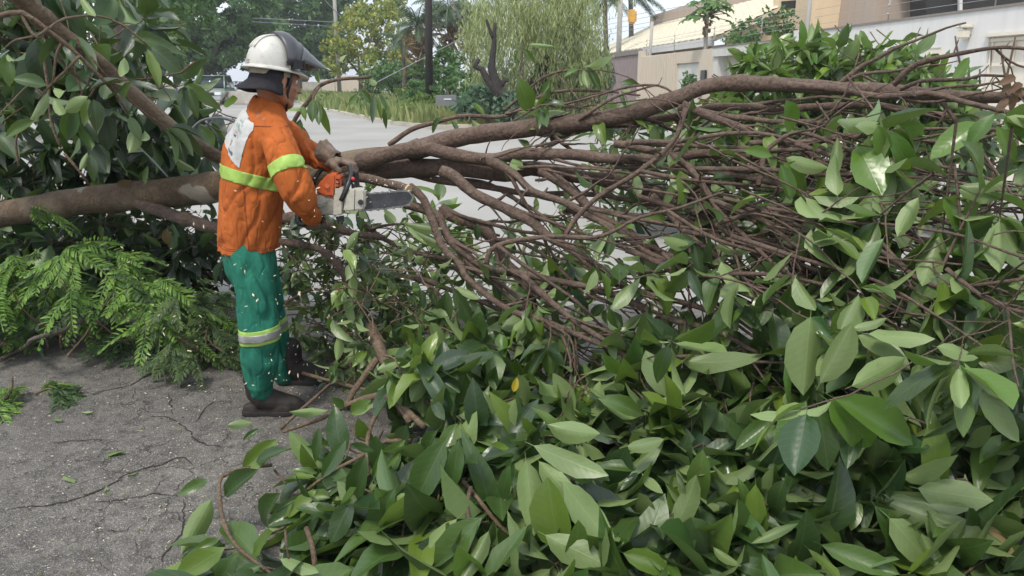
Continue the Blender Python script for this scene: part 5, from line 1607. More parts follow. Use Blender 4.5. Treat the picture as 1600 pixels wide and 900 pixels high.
M['wire'] = mat_plain('wire', (0.30, 0.31, 0.33), 0.5, 0.1, 10)
M['pole'] = stucco('concrete_pole', (0.36, 0.345, 0.32))
M['dark_pole'] = mat_plain('dark_wood_pole', (0.035, 0.028, 0.026), 0.85, 0.4, 14, 0.5)
M['glass'] = mat_plain('dark_glass', (0.03, 0.04, 0.045), 0.08, 0.1, 3, 0.0)

def wp(d, z, out=0.0):
    return Vector((wx(d), d, z)) + WN * out
def wslab(d0, d1, z0, z1, out0, out1, name, mat, parent, bev=0.0):
    mb = MB(); mb.prism([wp(d0, z0, out0), wp(d1, z0, out0), wp(d1, z1, out0), wp(d0, z1, out0)], WN * (out1 - out0), bev)
    return mb.build(name, mat, parent)

w1 = empty('boundary_wall', wp(18, 0), 'tall plain white street wall with a dark worn cap and a cream panelled gate, at the right', 'wall')
wslab(6, 13.0, 0.1, 2.85, -.2, 0, 'wall_panel', M['white_wall'], w1)
wslab(13.0, 15.6, 2.33, 2.85, -.2, 0, 'lintel', M['white_wall'], w1)
wslab(15.6, 23.0, 0.1, 2.85, -.2, 0, 'wall_panel', M['white_wall'], w1)
wslab(6, 23.0, 2.85, 2.90, -.22, .03, 'cap', M['cap_dark'], w1)
g1 = wslab(13.0, 15.6, 0.1, 2.33, -.14, -.08, 'gate', M['cream_gate'], w1)
for d in (13.05, 13.67, 14.3, 14.93, 15.52): wslab(d, d + .06, 0.1, 2.33, -.078, -.045, 'gate_bar', M['cream_gate'], g1)
for z in (0.25, 0.8, 1.3, 1.8, 2.25): wslab(13.0, 15.6, z, z + .06, -.044, -.03, 'gate_rail', M['cream_gate'], g1)
wslab(13.0, 15.65, 2.34, 2.40, .002, .10, 'canopy', M['cream_gate'], w1)
wslab(17.0, 22.3, 2.20, 2.23, .001, .02, 'moulding', M['white_wall'], w1)
wslab(16.9, 17.5, 1.0, 2.2, -.05, .004, 'recess_panel', M['cream_gate'], w1)
# wall lamp and round camera housing
l1 = empty('wall_lamp', wp(16.2, 2.3), 'cream wall lamp with a square shade on the white wall beside the gate', 'lamp')
mb = MB(); mb.box(wp(16.2, 2.42, .12), (.2, .2, .18), None, .03); mb.build('lamp_shade', M['cream_gate'], l1)
mb = MB(); mb.box(wp(16.2, 2.56, .12), (.24, .24, .05), None, .02); mb.build('lamp_top', M['cream_gate'], l1)
mb = MB(); mb.box(wp(16.2, 2.52, .04), (.1, .14, .2)); mb.build('bracket', M['cream_gate'], l1)
l2 = empty('bell_box', wp(22.4, 2.45), 'round dark alarm bell on the white wall near its far end', 'alarm')
mb = MB(); mb.tube([wp(22.4, 2.5, 0.0), wp(22.4, 2.5, .10)], [.17, .17], 18); mb.ball(wp(22.4, 2.5, .10), .14); mb.build('bell_cover', M['black'], l2)
mb = MB(); mb.tube([wp(22.4, 2.5, 0.2), wp(22.4, 2.5, .26)], [.06, .05], 12); mb.build('lens', M['steel'], l2)
l3 = empty('intercom', wp(17.4, 1.4), 'small black intercom box low on the white wall', 'intercom')
mb = MB(); mb.box(wp(16.3, 1.45, .03), (.06, .16, .24), None, .01); mb.build('case', M['black'], l3)
mb = MB(); mb.box(wp(16.3, 1.50, .065), (.01, .08, .06)); mb.build('speaker', M['steel'], l3)

w2 = empty('garage_front', wp(27, 0), 'low white garage front with a thick pale fascia, between white and beige walls', 'wall')
wslab(23.0, 23.9, 0.1, 2.95, -.5, .05, 'pillar', M['white_wall'], w2)
wslab(23.9, 30.5, 2.40, 2.72, -.6, .12, 'fascia', M['white_wall'], w2)
wslab(23.9, 30.5, 2.72, 2.76, -.62, .14, 'cap', M['cap_dark'], w2)
wslab(23.9, 30.5, 0.1, 2.40, -.5, -.3, 'garage_door', M['white_door'], w2)
wslab(30.0, 30.5, 0.1, 2.40, -.295, .06, 'pillar', M['white_wall'], w2)

w3 = empty('beige_wall', wp(36, 0), 'beige ribbed street wall with a white door and a dark letter slot', 'wall')
wslab(30.52, 32.3, 0.1, 2.72, -.2, 0, 'wall_panel', M['beige_wall'], w3)
wslab(35.2, 41.0, 0.1, 2.72, -.2, 0, 'wall_panel', M['beige_wall'], w3)
wslab(32.3, 35.2, 2.25, 2.72, -.2, 0, 'lintel', M['beige_wall'], w3)
wslab(32.3, 35.2, 0.1, 2.25, -.18, -.08, 'door', M['white_door'], w3)
for i in range(16): wslab(35.3 + i * .36, 35.3 + i * .36 + .30, 0.12, 2.68, .002, .03, 'rib', M['beige_wall'], w3)
mb = MB(); mb.box(wp(31.6, 1.75, .03), (.07, .75, .36), None, .01); mb.build('letter_slot', M['black'], w3)
mb = MB(); mb.box(wp(31.9, 1.1, .03), (.07, .4, .3), None, .01); mb.build('intercom_panel', M['black'], w3)
wslab(41.0, 41.6, 0.1, 3.0, -.3, .06, 'pillar', M['beige_wall'], w3)

w4 = empty('metal_gate', wp(46, 0), 'grey pink metal gate of upright slats beyond the beige wall', 'gate')
for i in range(34): wslab(41.7 + i * .32, 41.7 + i * .32 + .25, 0.15, 2.85, -.1, -.05, 'slat', M['pink_gate'], w4)
wslab(41.7, 52.6, 0.15, 2.9, -.16, -.12, 'backing', M['pink_gate'], w4)
wslab(41.7, 52.6, 2.86, 3.1, -.2, .02, 'lintel', M['cap_dark'], w4)
wslab(52.62, 64, 0.1, 2.7, -.2, 0.0, 'side_panel', M['white_wall'], w4)

# house with a cream tiled roof
hs = empty('tiled_house', (13, 46, 0), 'house with a pale cream tiled roof sloping to the street behind the beige wall', 'house')
E0, E1, R0, R1 = Vector((8.3, 33, 3.25)), Vector((5.6, 62, 3.25)), Vector((13.4, 33.5, 5.55)), Vector((10.7, 62.5, 5.55))
mb = MB(); mb.prism([E0, E1, R1, R0], (0, 0, -.16)); mb.build('roof', M['tile'], hs)
mb = MB(); mb.prism([E0 + Vector((-.08, 0, -.02)), E1 + Vector((-.08, 0, -.02)), E1 + Vector((-.08, 0, -.34)), E0 + Vector((-.08, 0, -.34))], (-.10, 0, 0)); mb.build('gutter', M['white_wall'], hs)
ntile = 16
tile_me = None
U_ = (E1 - E0); 
for j in range(ntile):
    q0, q1 = j / ntile, (j + 1) / ntile
    mb = MB()
    a, b = E0.lerp(R0, q0), E1.lerp(R1, q0); c, d = E1.lerp(R1, q1), E0.lerp(R0, q1)
    n = 64
    rows_ = [[], []]
    for k in range(n + 1):
        u_ = k / n
        w_ = 0.045 * abs(math.sin(k * math.pi / 2))
        rows_[0].append(a.lerp(b, u_) + Vector((0, 0, .07 + w_))); rows_[1].append(d.lerp(c, u_) + Vector((0, 0, .02 + w_)))
    low = [v - Vector((0, 0, .065)) for v in rows_[0]]
    mb.loft([low, rows_[0], rows_[1]], cap=False, closed=False)
    mb.build('tile_row', M['tile'], hs)
mb = MB(); mb.prism([Vector((8.9, 34, 0)), Vector((6.2, 61, 0)), Vector((6.2, 61, 3.0)), Vector((8.9, 34, 3.0))], (.3, 0, 0)); mb.build('wall', M['beige_wall'], hs)
mb = MB(); mb.prism([Vector((8.9, 33.6, 0)), Vector((17, 33.6, 0)), Vector((17, 33.6, 4.2)), Vector((13.4, 33.6, 5.3)), Vector((8.9, 33.6, 3.3))], (0, .3, 0)); mb.build('gable', M['gable_wall'], hs)
mb = MB(); mb.prism([Vector((8.4, 33.5, 5.56)) + (R0 - Vector((8.4, 33.5, 5.56))) * 0.995 + Vector((-.15, 0, -.05)), R1 + Vector((-.15, 0, -.05)), R1 + Vector((-.15, 0, .75)), R0 + Vector((-.15, 0, .75))], (.3, 0, 0)); mb.build('parapet', M['taupe_wall'], hs)

hp_ = empty('peach_house', (14, 24, 0), 'tall peach coloured house rising behind the white wall, with a dark opening', 'house')
def px_block(name, mat, poly, d, off, parent):
    mb = MB(); mb.prism([P(x, y, d) for x, y in poly], off); return mb.build(name, mat, parent)
px_block('wall', M['peach_wall'], [(1264, 130), (1375, 130), (1405, -140), (1264, -140)], 30.0, (0, 4, 0), hp_)
px_block('side_wall', M['taupe_wall'], [(1362, 60), (1460, 60), (1460, -160), (1395, -160)], 27.0, (0, 3, 0), hp_)
ob_ = px_block('opening', M['dark'], [(1447, 40), (1620, 40), (1620, -30), (1447, -30)], 25.5, (0, 1, 0), hp_)
px_block('frame', M['white_wall'], [(1499, 40), (1504, 40), (1504, -30), (1499, -30)], 25.3, (0, .1, 0), hp_)
px_block('balcony', M['peach_wall'], [(1545, 30), (1700, 30), (1700, 5), (1545, 12)], 24.5, (0, .5, 0), hp_)
px_block('upper_wall', M['peach_wall'], [(1440, -30), (1700, -30), (1700, -160), (1440, -160)], 25.4, (0, 2, 0), hp_)
px_block('panel', M['dark'], [(1222, 2), (1244, 0), (1243, 13), (1222, 14)], 29.8, (0, .1, 0), hp_)

# poles
def pole(name, label, px, py0, d, h, r0, r1, mat, group=None, lean=0.0, n=10):
    b = P(px, py0, d); b.z = 0.05
    o_ = empty(name, b, label, 'pole', group)
    mb = MB(); mb.tube([b, b + Vector((lean * h, 0, h))], [r0, r1], n); mb.build('shaft', mat, o_)
    return o_, b + Vector((lean * h, 0, h))
pd, pdt = pole('utility_pole', 'dark wooden utility pole beside the grey letter box at the road\'s edge', 671, 186, 31.5, 8.5, .16, .13, M['dark_pole'], None, 0.02)
mb = MB(); mb.box(pdt - Vector((0, 0, .5)), (1.8, .1, .12)); mb.build('crossarm', M['dark_pole'], pd)
pc1, pc1t = pole('utility_pole', 'pale concrete pole before the yellow flowering tree at the bend', 531, 150, 62, 11, .17, .12, M['pole'])
mb = MB(); mb.box(pc1t - Vector((0, 0, .6)), (2.0, .1, .12)); mb.build('crossarm', M['pole'], pc1)
pc2, pc2t = pole('utility_pole', 'pale concrete pole with a small orange lamp before the palm behind the tiled roof', 966, 100, 48, 9, .17, .13, M['pole'])
mb = MB(); mb.box(P(988, 26, 48), (.5, .3, .8), None, .1); mb.build('street_light', mat_plain('amber', (0.6, 0.33, 0.05), 0.4), pc2)
mb = MB(); mb.tube([P(966, 12, 48), P(988, 18, 48)], .05, 6); mb.build('lamp_arm', M['pole'], pc2)
pc3, pc3t = pole('steel_post', 'slim pale grey post standing at the joint of the white wall', 1260, 60, 22.9, 6, .06, .06, M['pole'])
pc4, _ = pole('wire_post', 'thin pale post that carries the wires over the beige wall', 1014, 86, 40.5, 4.3, .09, .08, M['pole'], None, .02)
# wires on the walls and overhead
def wire(pts, r=.012, name='overhead_wire', label=None, group='overhead wires', sag=0.0):
    a, b = pts
    n = 14
    q = [a.lerp(b, k / n) - Vector((0, 0, sag * 4 * (k / n) * (1 - k / n))) for k in range(n + 1)]
    mb = MB(); mb.tube(q, r, 5)
    return tag(mb.build(name, M['wire']), label, 'wire', group)
for y0, y1, w_ in ((28, 35, 'upper'), (34, 42, 'lower')):
    wire((P(395, y0, 55), P(531, y1, 62)), .022, label=w_ + ' of the two level wires crossing the dark tree to the pale concrete pole')
wire((P(470, -40, 40), P(531, 25, 62)), .03, label='wire coming down steeply from the top edge to the pale concrete pole')
wire((P(590, 128, 30), P(740, 50, 33)), .018, 'guy_wire', 'pale guy wire slanting across the dark utility pole', None)
for k in range(3):
    wire((P(700, 0 - k * 6, 34), P(760, 95 + k * 5, 36)), .012, label=('nearest', 'middle', 'farthest')[k] + ' thin wire falling steeply right of the dark utility pole')
for i, (y0, y1) in enumerate(((22, 2), (30, 8), (38, 18), (46, 22))):
    wire((P(940, y0 + 10, 48), P(1110, y1, 36)), .012, label=('highest', 'second', 'third', 'lowest')[i] + ' of four slanting wires before the sky above the tiled roof')
for z, w_ in ((3.0, 'lowest'), (3.15, 'second lowest'), (3.3, 'second highest'), (3.45, 'highest')):
    wire((wp(41, z, -.1), wp(23.2, z + .05, -.1)), .006, 'fence_wire', w_ + ' thin security wire strung over the beige wall and the garage front', 'security wires on the walls')
for z, w_ in ((3.05, 'lowest'), (3.25, 'middle'), (3.45, 'highest')):
    wire((wp(23.0, z, -.1), wp(9, z, -.1)), .005, 'fence_wire', w_ + ' thin security wire strung over the dark cap of the white wall', 'security wires on the walls')
for d in (12.0, 15.7, 19.3, 26.6, 31, 36, 40.6):
    z0 = 2.90 if d < 23 else (2.76 if d < 30.5 else 2.72)
    mb = MB(); mb.tube([wp(d, z0, -.1), wp(d, 3.55, -.1)], .014, 6)
    for z in (3.05, 3.25, 3.45): mb.ball(wp(d, z, -.08), .03, seg=8)
    tag(mb.build('fence_post', M['pole']), {12.0: 'nearest', 15.7: 'second nearest', 19.3: 'farthest', 26.6: 'single', 31: 'nearest', 36: 'middle', 40.6: 'farthest'}[d] + ' thin steel post with insulators standing on top of the ' + ('white wall' if d < 23 else ('garage front' if d < 30.5 else 'beige wall')), 'post', 'posts of the security wires')

# letter box
lb = empty('letter_box', P(700, 190, 27.5).xy.to_3d(), 'grey metal letter box on a single post at the verge', 'letter box')
b0 = P(698, 158, 27.5)
mb = MB(); mb.box(b0, (.74, .42, .40), None, .03); mb.build('box', mat_plain('grey_metal', (0.17, 0.175, 0.19), 0.5, 0.1, 4), lb)
mb = MB(); mb.box(b0 + Vector((.05, -.215, .07)), (.26, .02, .05)); mb.build('plate', M['white_door'], lb)
mb = MB(); mb.tube([Vector((b0.x + .02, b0.y, .05)), Vector((b0.x + .02, b0.y, b0.z - .2))], .055, 8); mb.build('post', M['pole'], lb)

# ------------------------------------------------------------------ vehicles far down the street
M['car_green'] = mat_plain('car_paint_grey_green', (0.28, 0.34, 0.30), 0.3, 0.05, 2, 0, 0.3)
M['car_white'] = mat_plain('car_paint_white', (0.75, 0.76, 0.78), 0.3, 0.04, 2, 0)
M['car_silver'] = mat_plain('car_paint_silver', (0.42, 0.43, 0.44), 0.3, 0.04, 2, 0, 0.4)
M['tyre'] = mat_plain('tyre', (0.02, 0.02, 0.02), 0.85, 0.2, 20)
M['lampglass'] = mat_plain('lamp_glass', (0.75, 0.76, 0.74), 0.15, 0.05, 4, 0)
M['red_lamp'] = mat_plain('tail_lamp', (0.45, 0.02, 0.02), 0.25, 0.05, 4, 0)
def car(name, px, py, d, label, mat, W, Lc, Hc, hood, tail=False, yaw=0.0, group=None):
    b = P(px, py, d); b.z = 0.0
    o_ = empty(name, b, label, 'car', group)
    c_, s_ = math.cos(yaw), math.sin(yaw)
    def T(x, y, z): return b + Vector((x * c_ - y * s_, x * s_ + y * c_, z))        # y away from the viewer
    def sec(y, w, z0, z1): return [T(-w, y, z0), T(-w * 1.0, y, z1 * .75), T(-w * .92, y, z1), T(w * .92, y, z1), T(w, y, z1 * .75), T(w, y, z0)]
    h = Hc * .55; w = W / 2
    mb = MB(); mb.loft([sec(0, w * .93, .3, h * .8), sec(.12, w * .98, .26, h * .9), sec(hood, w, .25, h), sec(Lc * .9, w, .25, h), sec(Lc, w * .95, .32, h * .85)]); mb.build('body', mat, o_)
    mb = MB(); cab = lambda y, k, z: [T(-w * k, y, z), T(w * k, y, z)]
    g = [[T(-w * .92, hood - .05, h), T(w * .92, hood - .05, h), T(w * .93, Lc * .93, h), T(-w * .93, Lc * .93, h)], [T(-w * .76, hood + .75, Hc - .06), T(w * .76, hood + .75, Hc - .06), T(w * .76, Lc * .86, Hc - .06), T(-w * .76, Lc * .86, Hc - .06)]]
    mb.loft(g); mb.build('windows', M['glass'], o_)
    mb = MB(); mb.loft([[T(-w * .79, hood + .68, Hc - .07), T(w * .79, hood + .68, Hc - .07), T(w * .79, Lc * .88, Hc - .07), T(-w * .79, Lc * .88, Hc - .07)], [T(-w * .72, hood + .85, Hc), T(w * .72, hood + .85, Hc), T(w * .72, Lc * .84, Hc), T(-w * .72, Lc * .84, Hc)]]); mb.build('roof', mat, o_)
    for sx in (-1, 1):
        mb = MB(); mb.tube([T(sx * w * .94, hood - .04, h), T(sx * w * .79, hood + .72, Hc - .05)], .045, 6); mb.build('pillar', mat, o_)
        mb = MB(); mb.box(T(sx * w * .70, .02, h * .68), (W * .22, .16, .2), None, .03); mb.build('tail_lamp' if tail else 'headlight', M['red_lamp'] if tail else M['lampglass'], o_)
        mb = MB(); mb.box(T(sx * (w + .12), hood + .25, h + .12), (.2, .1, .16), None, .03); mb.build('mirror', mat, o_)
        for y in (.85, Lc - .9):
            mb = MB(); mb.tube([T(sx * (w - .2), y, .34), T(sx * (w + .015), y, .34)], [.34, .34], 18); wo_ = mb.build('wheel', M['tyre'], o_)
            mb = MB(); mb.tube([T(sx * (w + .01), y, .34), T(sx * (w + .03), y, .34)], [.2, .18], 14); mb.build('rim', M['car_silver'], wo_)
    mb = MB(); mb.box(T(0, .0, h * .66), (W * .46, .1, .17), None, .02); mb.build('grille', M['black'], o_)
    mb = MB(); mb.box(T(0, -.04, .42), (W * .96, .18, .26), None, .05); bp = mb.build('bumper', M['car_silver'] if name == 'off_road_car' else mat, o_)
    mb = MB(); mb.box(T(0, -.14, .45), (.5, .02, .14)); mb.build('plate', M['white_door'], bp)
car('off_road_car', 325, 163, 52, 'grey green off-road car parked nearest, half hidden behind leaves', M['car_green'], 1.95, 4.4, 1.9, 1.0, yaw=.12)
car('parked_car', 352, 141, 100, 'white car just right of the grey green off-road car', M['car_white'], 1.8, 4.2, 1.55, .9, yaw=.2)
car('parked_car', 366.5, 135, 150, 'small dark windowed silver car beyond the white one', M['car_silver'], 1.8, 4.2, 1.5, .9, yaw=.2)
car('parked_car', 378, 136, 140, 'white car with red tail lamps seen from behind far down the street', M['car_white'], 1.8, 4.2, 1.5, .9, True, yaw=.2)
car('parked_car', 391, 134, 150, 'white car farthest right, beside the worker\'s neck cape', M['car_white'], 1.8, 4.2, 1.6, .9, yaw=.2)
mb = MB(); a = G(347, 163); mb.box(Vector((a.x + 1.25, a.y + .6, .42)), (2.8, 1.2, .84), None, .04); tag(mb.build('concrete_block', M['concrete']), 'low pale concrete block beside the off-road car', 'block')
pb = empty('road_sign', G(312, 160), 'thin white sign post above the off-road car', 'sign')
mb = MB(); mb.tube([G(312, 150), P(312, 95, 62)], .05, 6); mb.build('post', M['car_white'], pb)
mb = MB(); mb.box(P(312, 109, 61.8), (.45, .05, .9)); mb.build('sign_board', M['browguard'], pb)

# far garden walls behind the verge
gw = empty('garden_wall', P(560, 150, 66), 'pale weathered garden wall behind the verge, left of the dark pole', 'wall')
for x0, x1, y0, m_ in ((470, 500, 128, 'concrete'), (500, 522, 124, 'beige_wall'), (522, 590, 118, 'beige_wall'), (590, 640, 122, 'white_wall')):
    a, b = P(x0, 100, 68), P(x1, 100, 68); z = P(x0, y0, 68).z
    mb = MB(); mb.prism([Vector((a.x, 68, 0)), Vector((b.x - .05, 68, 0)), Vector((b.x - .05, 68, z)), Vector((a.x, 68, z))], (0, .2, 0)); mb.build('panel', M[m_], gw)

# ------------------------------------------------------------------ background vegetation
def foliage_mat(name, cols, rough=0.6, transl=0.3):
    t = NT(name)
    g = t.n('NewGeometry')
    rp = t.n('ValToRGB'); el = rp.color_ramp.elements
    el[0].color = (*cols[0], 1); el[1].color = (*cols[-1], 1)
    for i in range(1, len(cols) - 1):
        e = el.new(i / (len(cols) - 1)); e.color = (*cols[i], 1)
    t.set(rp, 'i0', g.outputs['Random Per Island'])
    nz = t.noise(0.9, 3, g.outputs['Position'])
    c = t.mix(t.ramp(nz.outputs[0], 0.35, 0.65), rp.outputs[0], t.mix(0.5, rp.outputs[0], cols[-1]))
    ms = t.n('MixShader', None, i0=transl, i1=t.bsdf(c, rough), i2=t.n('BsdfTranslucent', None, Color=c))
    return t.done(ms)
FO = {
    'deep': foliage_mat('foliage_deep', [(0.035, 0.080, 0.026), (0.055, 0.125, 0.035), (0.095, 0.180, 0.05)]),
    'mid': foliage_mat('foliage_mid', [(0.040, 0.105, 0.03), (0.065, 0.155, 0.04), (0.11, 0.21, 0.05)]),
    'lime': foliage_mat('foliage_lime', [(0.06, 0.12, 0.02), (0.11, 0.19, 0.03), (0.17, 0.25, 0.045)]),
    'yellow': foliage_mat('foliage_yellow', [(0.07, 0.15, 0.03), (0.12, 0.22, 0.04), (0.18, 0.28, 0.06), (0.24, 0.32, 0.07), (0.44, 0.38, 0.06)]),
    'willow': foliage_mat('foliage_feathery', [(0.17, 0.23, 0.08), (0.24, 0.31, 0.10), (0.32, 0.38, 0.14), (0.38, 0.42, 0.20)]),
    'blue': foliage_mat('foliage_bluish', [(0.06, 0.13, 0.075), (0.10, 0.18, 0.10), (0.15, 0.24, 0.13)]),
    'palm': foliage_mat('foliage_palm', [(0.035, 0.065, 0.035), (0.055, 0.095, 0.045), (0.09, 0.14, 0.06)]),
    'dry': foliage_mat('foliage_dry', [(0.18, 0.12, 0.06), (0.25, 0.17, 0.09), (0.3, 0.2, 0.1)]),
    'grass': foliage_mat('verge_grass', [(0.10, 0.19, 0.045), (0.18, 0.27, 0.07), (0.34, 0.33, 0.14)]),
}
def cards(C, size, up=0.3, asp=0.5):
    """rhombus leaves at the points C"""
    n = len(C)
    d = nrg.normal(size=(n, 3)); d[:, 2] -= 0.3; d /= np.linalg.norm(d, axis=1)[:, None]
    e = nrg.normal(size=(n, 3)); e[:, 2] *= 0.5
    w = np.cross(d, e); w /= np.linalg.norm(w, axis=1)[:, None] + 1e-9
    L = (size * nrg.uniform(0.6, 1.3, n))[:, None]
    V = np.stack([C - d * L * .5, C + w * L * asp * .5, C + d * L * .5, C - w * L * asp * .5], 1).reshape(-1, 3)
    return V, np.arange(n * 4).reshape(-1, 4)
def crown_pts(blobs, n, clumps, cr):
    """leaf positions on clumps spread through ellipsoids: (centre, radii)"""
    vol = np.array([b[1][0] * b[1][1] * b[1][2] for b in blobs]); vol = vol ** .67; vol /= vol.sum()
    out = []
    for b, v in zip(blobs, vol):
        k = max(4, int(clumps * v))
        dr = nrg.normal(size=(k, 3)); dr /= np.linalg.norm(dr, axis=1)[:, None]
        c = np.array(b[0]) + dr * np.array(b[1]) * (nrg.uniform(0.35, 1.0, k) ** .5)[:, None]
        m = max(1, int(n * v / k))
        for ci in c:
            q = nrg.normal(size=(m, 3)); q /= np.linalg.norm(q, axis=1)[:, None]
            s = cr * nrg.uniform(.6, 1.4)
            out.append(ci + q * np.array([1, 1, .75]) * s * (nrg.uniform(0.2, 1, m) ** .5)[:, None])
    return np.concatenate(out)
def tree_at(name, label, base, blobs, n, clumps, cr, leaf, mat, trunk_r, bark='grey_bark', group=None, limbs=5, cat='tree'):
    b = Vector(base)
    o_ = empty(name, b, label, cat, group)
    C = crown_pts(blobs, n, clumps, cr)
    C = C[C[:, 2] > 0.05]
    V, Fq = cards(C, leaf)
    tag(link('crown', mesh_np('crown', V, Fq, smooth=False), FO[mat], o_), kind='stuff')
    cz = min(bl[0][2] for bl in blobs)
    ctr = Vector(blobs[0][0])
    mb = MB(); p_, r_ = catmull([(*b, trunk_r * 1.25), (*(b.lerp(Vector((ctr.x, ctr.y, cz)), .4) + Vector((.1, 0, 0))), trunk_r), (*Vector((ctr.x, ctr.y, cz)), trunk_r * .7)], .5); mb.tube(p_, r_, 10); mb.build('trunk', M[bark], o_)
    top = Vector((ctr.x, ctr.y, cz))
    st_ = b.lerp(top, .75)
    for k in range(limbs):
        bl = blobs[k % len(blobs)]
        e_ = Vector(bl[0]) + Vector((rng.gauss(0, bl[1][0] * .4), rng.gauss(0, bl[1][1] * .4), rng.uniform(0, bl[1][2] * .6)))
        m_ = st_.lerp(e_, .5) + Vector((rng.gauss(0, .2), 0, .2))
        p_, r_ = catmull([(*st_, trunk_r * .6), (*m_, trunk_r * .4), (*e_, trunk_r * .1)], .5)
        mb = MB(); mb.tube(p_, r_, 7); mb.build('limb', M[bark], o_)
    return o_
def B(px, py, d, rx, rz, ry=None):
    """an ellipsoid seen at a pixel with radii in photo pixels"""
    s = d / F
    return (tuple(P(px, py, d)), (rx * s, (ry or rx) * s, rz * s))
def base(px, d): 
    v = P(px, 130, d); return (v.x, v.y, 0.0)

tree_at('street_tree', 'dense dark green tree left of the white hard hat, over the parked cars', base(300, 56), [B(330, 40, 56, 80, 70), B(300, 80, 56, 55, 45), B(385, 65, 58, 38, 48), B(370, 5, 58, 60, 60), B(280, 10, 55, 60, 60)], 21000, 360, .55, .36, 'deep', .35)
tree_at('street_tree', 'tall dark green tree whose crown fills the gap right behind the hard hat', base(455, 76), [B(480, 30, 76, 75, 70), B(440, 70, 76, 45, 40), B(510, 70, 78, 40, 45), B(470, -30, 76, 90, 60), B(500, 105, 76, 30, 25)], 19000, 340, .8, .5, 'mid', .45)
tree_at('street_tree', 'big shadowed tree at the upper left behind the leaning limb', base(120, 22), [B(100, 0, 22, 170, 80), B(-60, 40, 22, 150, 110), B(230, -40, 22, 120, 80), B(210, 70, 24, 60, 60), B(60, 110, 24, 110, 60)], 15000, 330, .36, .2, 'deep', .3)
tree_at('street_tree', 'small lime green tree between the dark tree and the upper left foliage', base(225, 30), [B(225, 30, 30, 38, 40), B(250, 10, 31, 30, 30), B(265, 70, 33, 25, 40)], 3600, 110, .3, .2, 'lime', .12)
tree_at('flowering_tree', 'thin yellow and lime flowering tree beside the pale concrete pole', base(560, 58), [B(560, 60, 58, 42, 34), B(610, 50, 58, 34, 40), B(530, 90, 57, 30, 30), B(600, 100, 57, 45, 24), B(585, 15, 59, 40, 20), B(640, 90, 56, 28, 30), B(560, 20, 60, 20, 16), B(620, 12, 60, 14, 22)], 7000, 250, .40, .34, 'yellow', .16)
tree_at('garden_shrub', 'dark rounded shrub under the flowering tree', base(615, 50), [B(612, 118, 50, 40, 22), B(640, 128, 49, 28, 20), B(585, 128, 51, 22, 18)], 4200, 120, .35, .24, 'mid', .1, cat='shrub')
tree_at('garden_shrub', 'yellow orange flowered shrub left of the dark utility pole', base(648, 40), [B(645, 138, 40, 16, 10), B(655, 148, 40, 20, 8)], 900, 40, .2, .16, 'yellow', .05, cat='shrub')
tree_at('garden_shrub', 'green shrub behind the letter box', base(715, 30), [B(700, 140, 32, 45, 30), B(745, 150, 30, 28, 26), B(660, 150, 33, 30, 22), B(690, 105, 36, 40, 30)], 4800, 140, .3, .2, 'mid', .08, cat='shrub')
tree_at('garden_shrub', 'pale bluish green low plants under the weeping tree', base(760, 26), [B(755, 158, 26, 32, 22), B(800, 168, 25, 26, 20), B(730, 170, 26, 20, 14)], 2600, 90, .22, .22, 'blue', .05, cat='shrub')

# weeping feathery tree
wt_ = empty('weeping_tree', base(790, 27), 'tall weeping yellow green tree with hanging feathery strands and a forked dark trunk', 'tree')
for lst in (([(795, 200, 25.0), (800, 160, 25.0), (780, 146, 25.0), (775, 130, 25.0), (768, 105, 25.0), (771, 75, 25.0), (774, 35, 25.0)], 26, 5), ([(782, 148, 25.0), (765, 130, 25.0), (752, 108, 25.0), (742, 104, 25.0), (749, 92, 25.0)], 13, 6), ([(800, 165, 25.0), (830, 140, 27.3), (860, 80, 27.5), (870, 10, 27.8), (860, -60, 28)], 34, 12),
            ([(771, 60, 25.0), (764, 45, 25.0), (760, 30, 25.0)], 6, 3), ([(783, 135, 25.0), (788, 126, 25.0), (795, 125, 25.0)], 9, 6), ([(860, 80, 27.5), (900, 40, 27.8), (920, -20, 28)], 14, 7)):
    l_, t0, t1 = lst
    c = [(*P(x, y, d), (t0 + (t1 - t0) * i / (len(l_) - 1)) / F * d / 2) for i, (x, y, d) in enumerate(l_)]
    p_, r_ = catmull(c, .2); link('trunk' if t0 == 26 else 'limb', branch_mesh(p_, r_, 9, .03, 'limb'), M['dark_bark'], wt_)
def strands(blobs, n, L0, L1, w):
    Vs = []; 
    vol = np.array([b[1][0] * b[1][2] for b in blobs]); vol /= vol.sum()
    for b, v in zip(blobs, vol):
        m = int(n * v)
        dr = nrg.normal(size=(m, 3)); dr /= np.linalg.norm(dr, axis=1)[:, None]
        c = np.array(b[0]) + dr * np.array(b[1]) * (nrg.uniform(0.1, 1.0, m) ** .5)[:, None]
        L = nrg.uniform(L0, L1, m)
        ncl = 10
        for k in range(ncl):
            q = (k + nrg.uniform(0, 1, m)) / ncl
            off = nrg.normal(size=(m, 3)) * np.array([.05, .05, .02])
            out = dr * np.array([1, 1, 0]) * (np.minimum(1, q * 3) * .18)[:, None]
            pos = c + out + off; pos[:, 2] -= L * q
            d = nrg.normal(size=(m, 3)) * .35; d[:, 2] = -1; d /= np.linalg.norm(d, axis=1)[:, None]
            s = np.cross(d, nrg.normal(size=(m, 3))); s /= np.linalg.norm(s, axis=1)[:, None]
            ll = (nrg.uniform(.14, .32, m))[:, None]; ww = w * nrg.uniform(.6, 1.3, m)[:, None]
            Vs.append(np.stack([pos, pos + d * ll * .5 + s * ww, pos + d * ll, pos + d * ll * .5 - s * ww], 1))
    V = np.concatenate(Vs).reshape(-1, 3)
    return V, np.arange(len(V)).reshape(-1, 4)
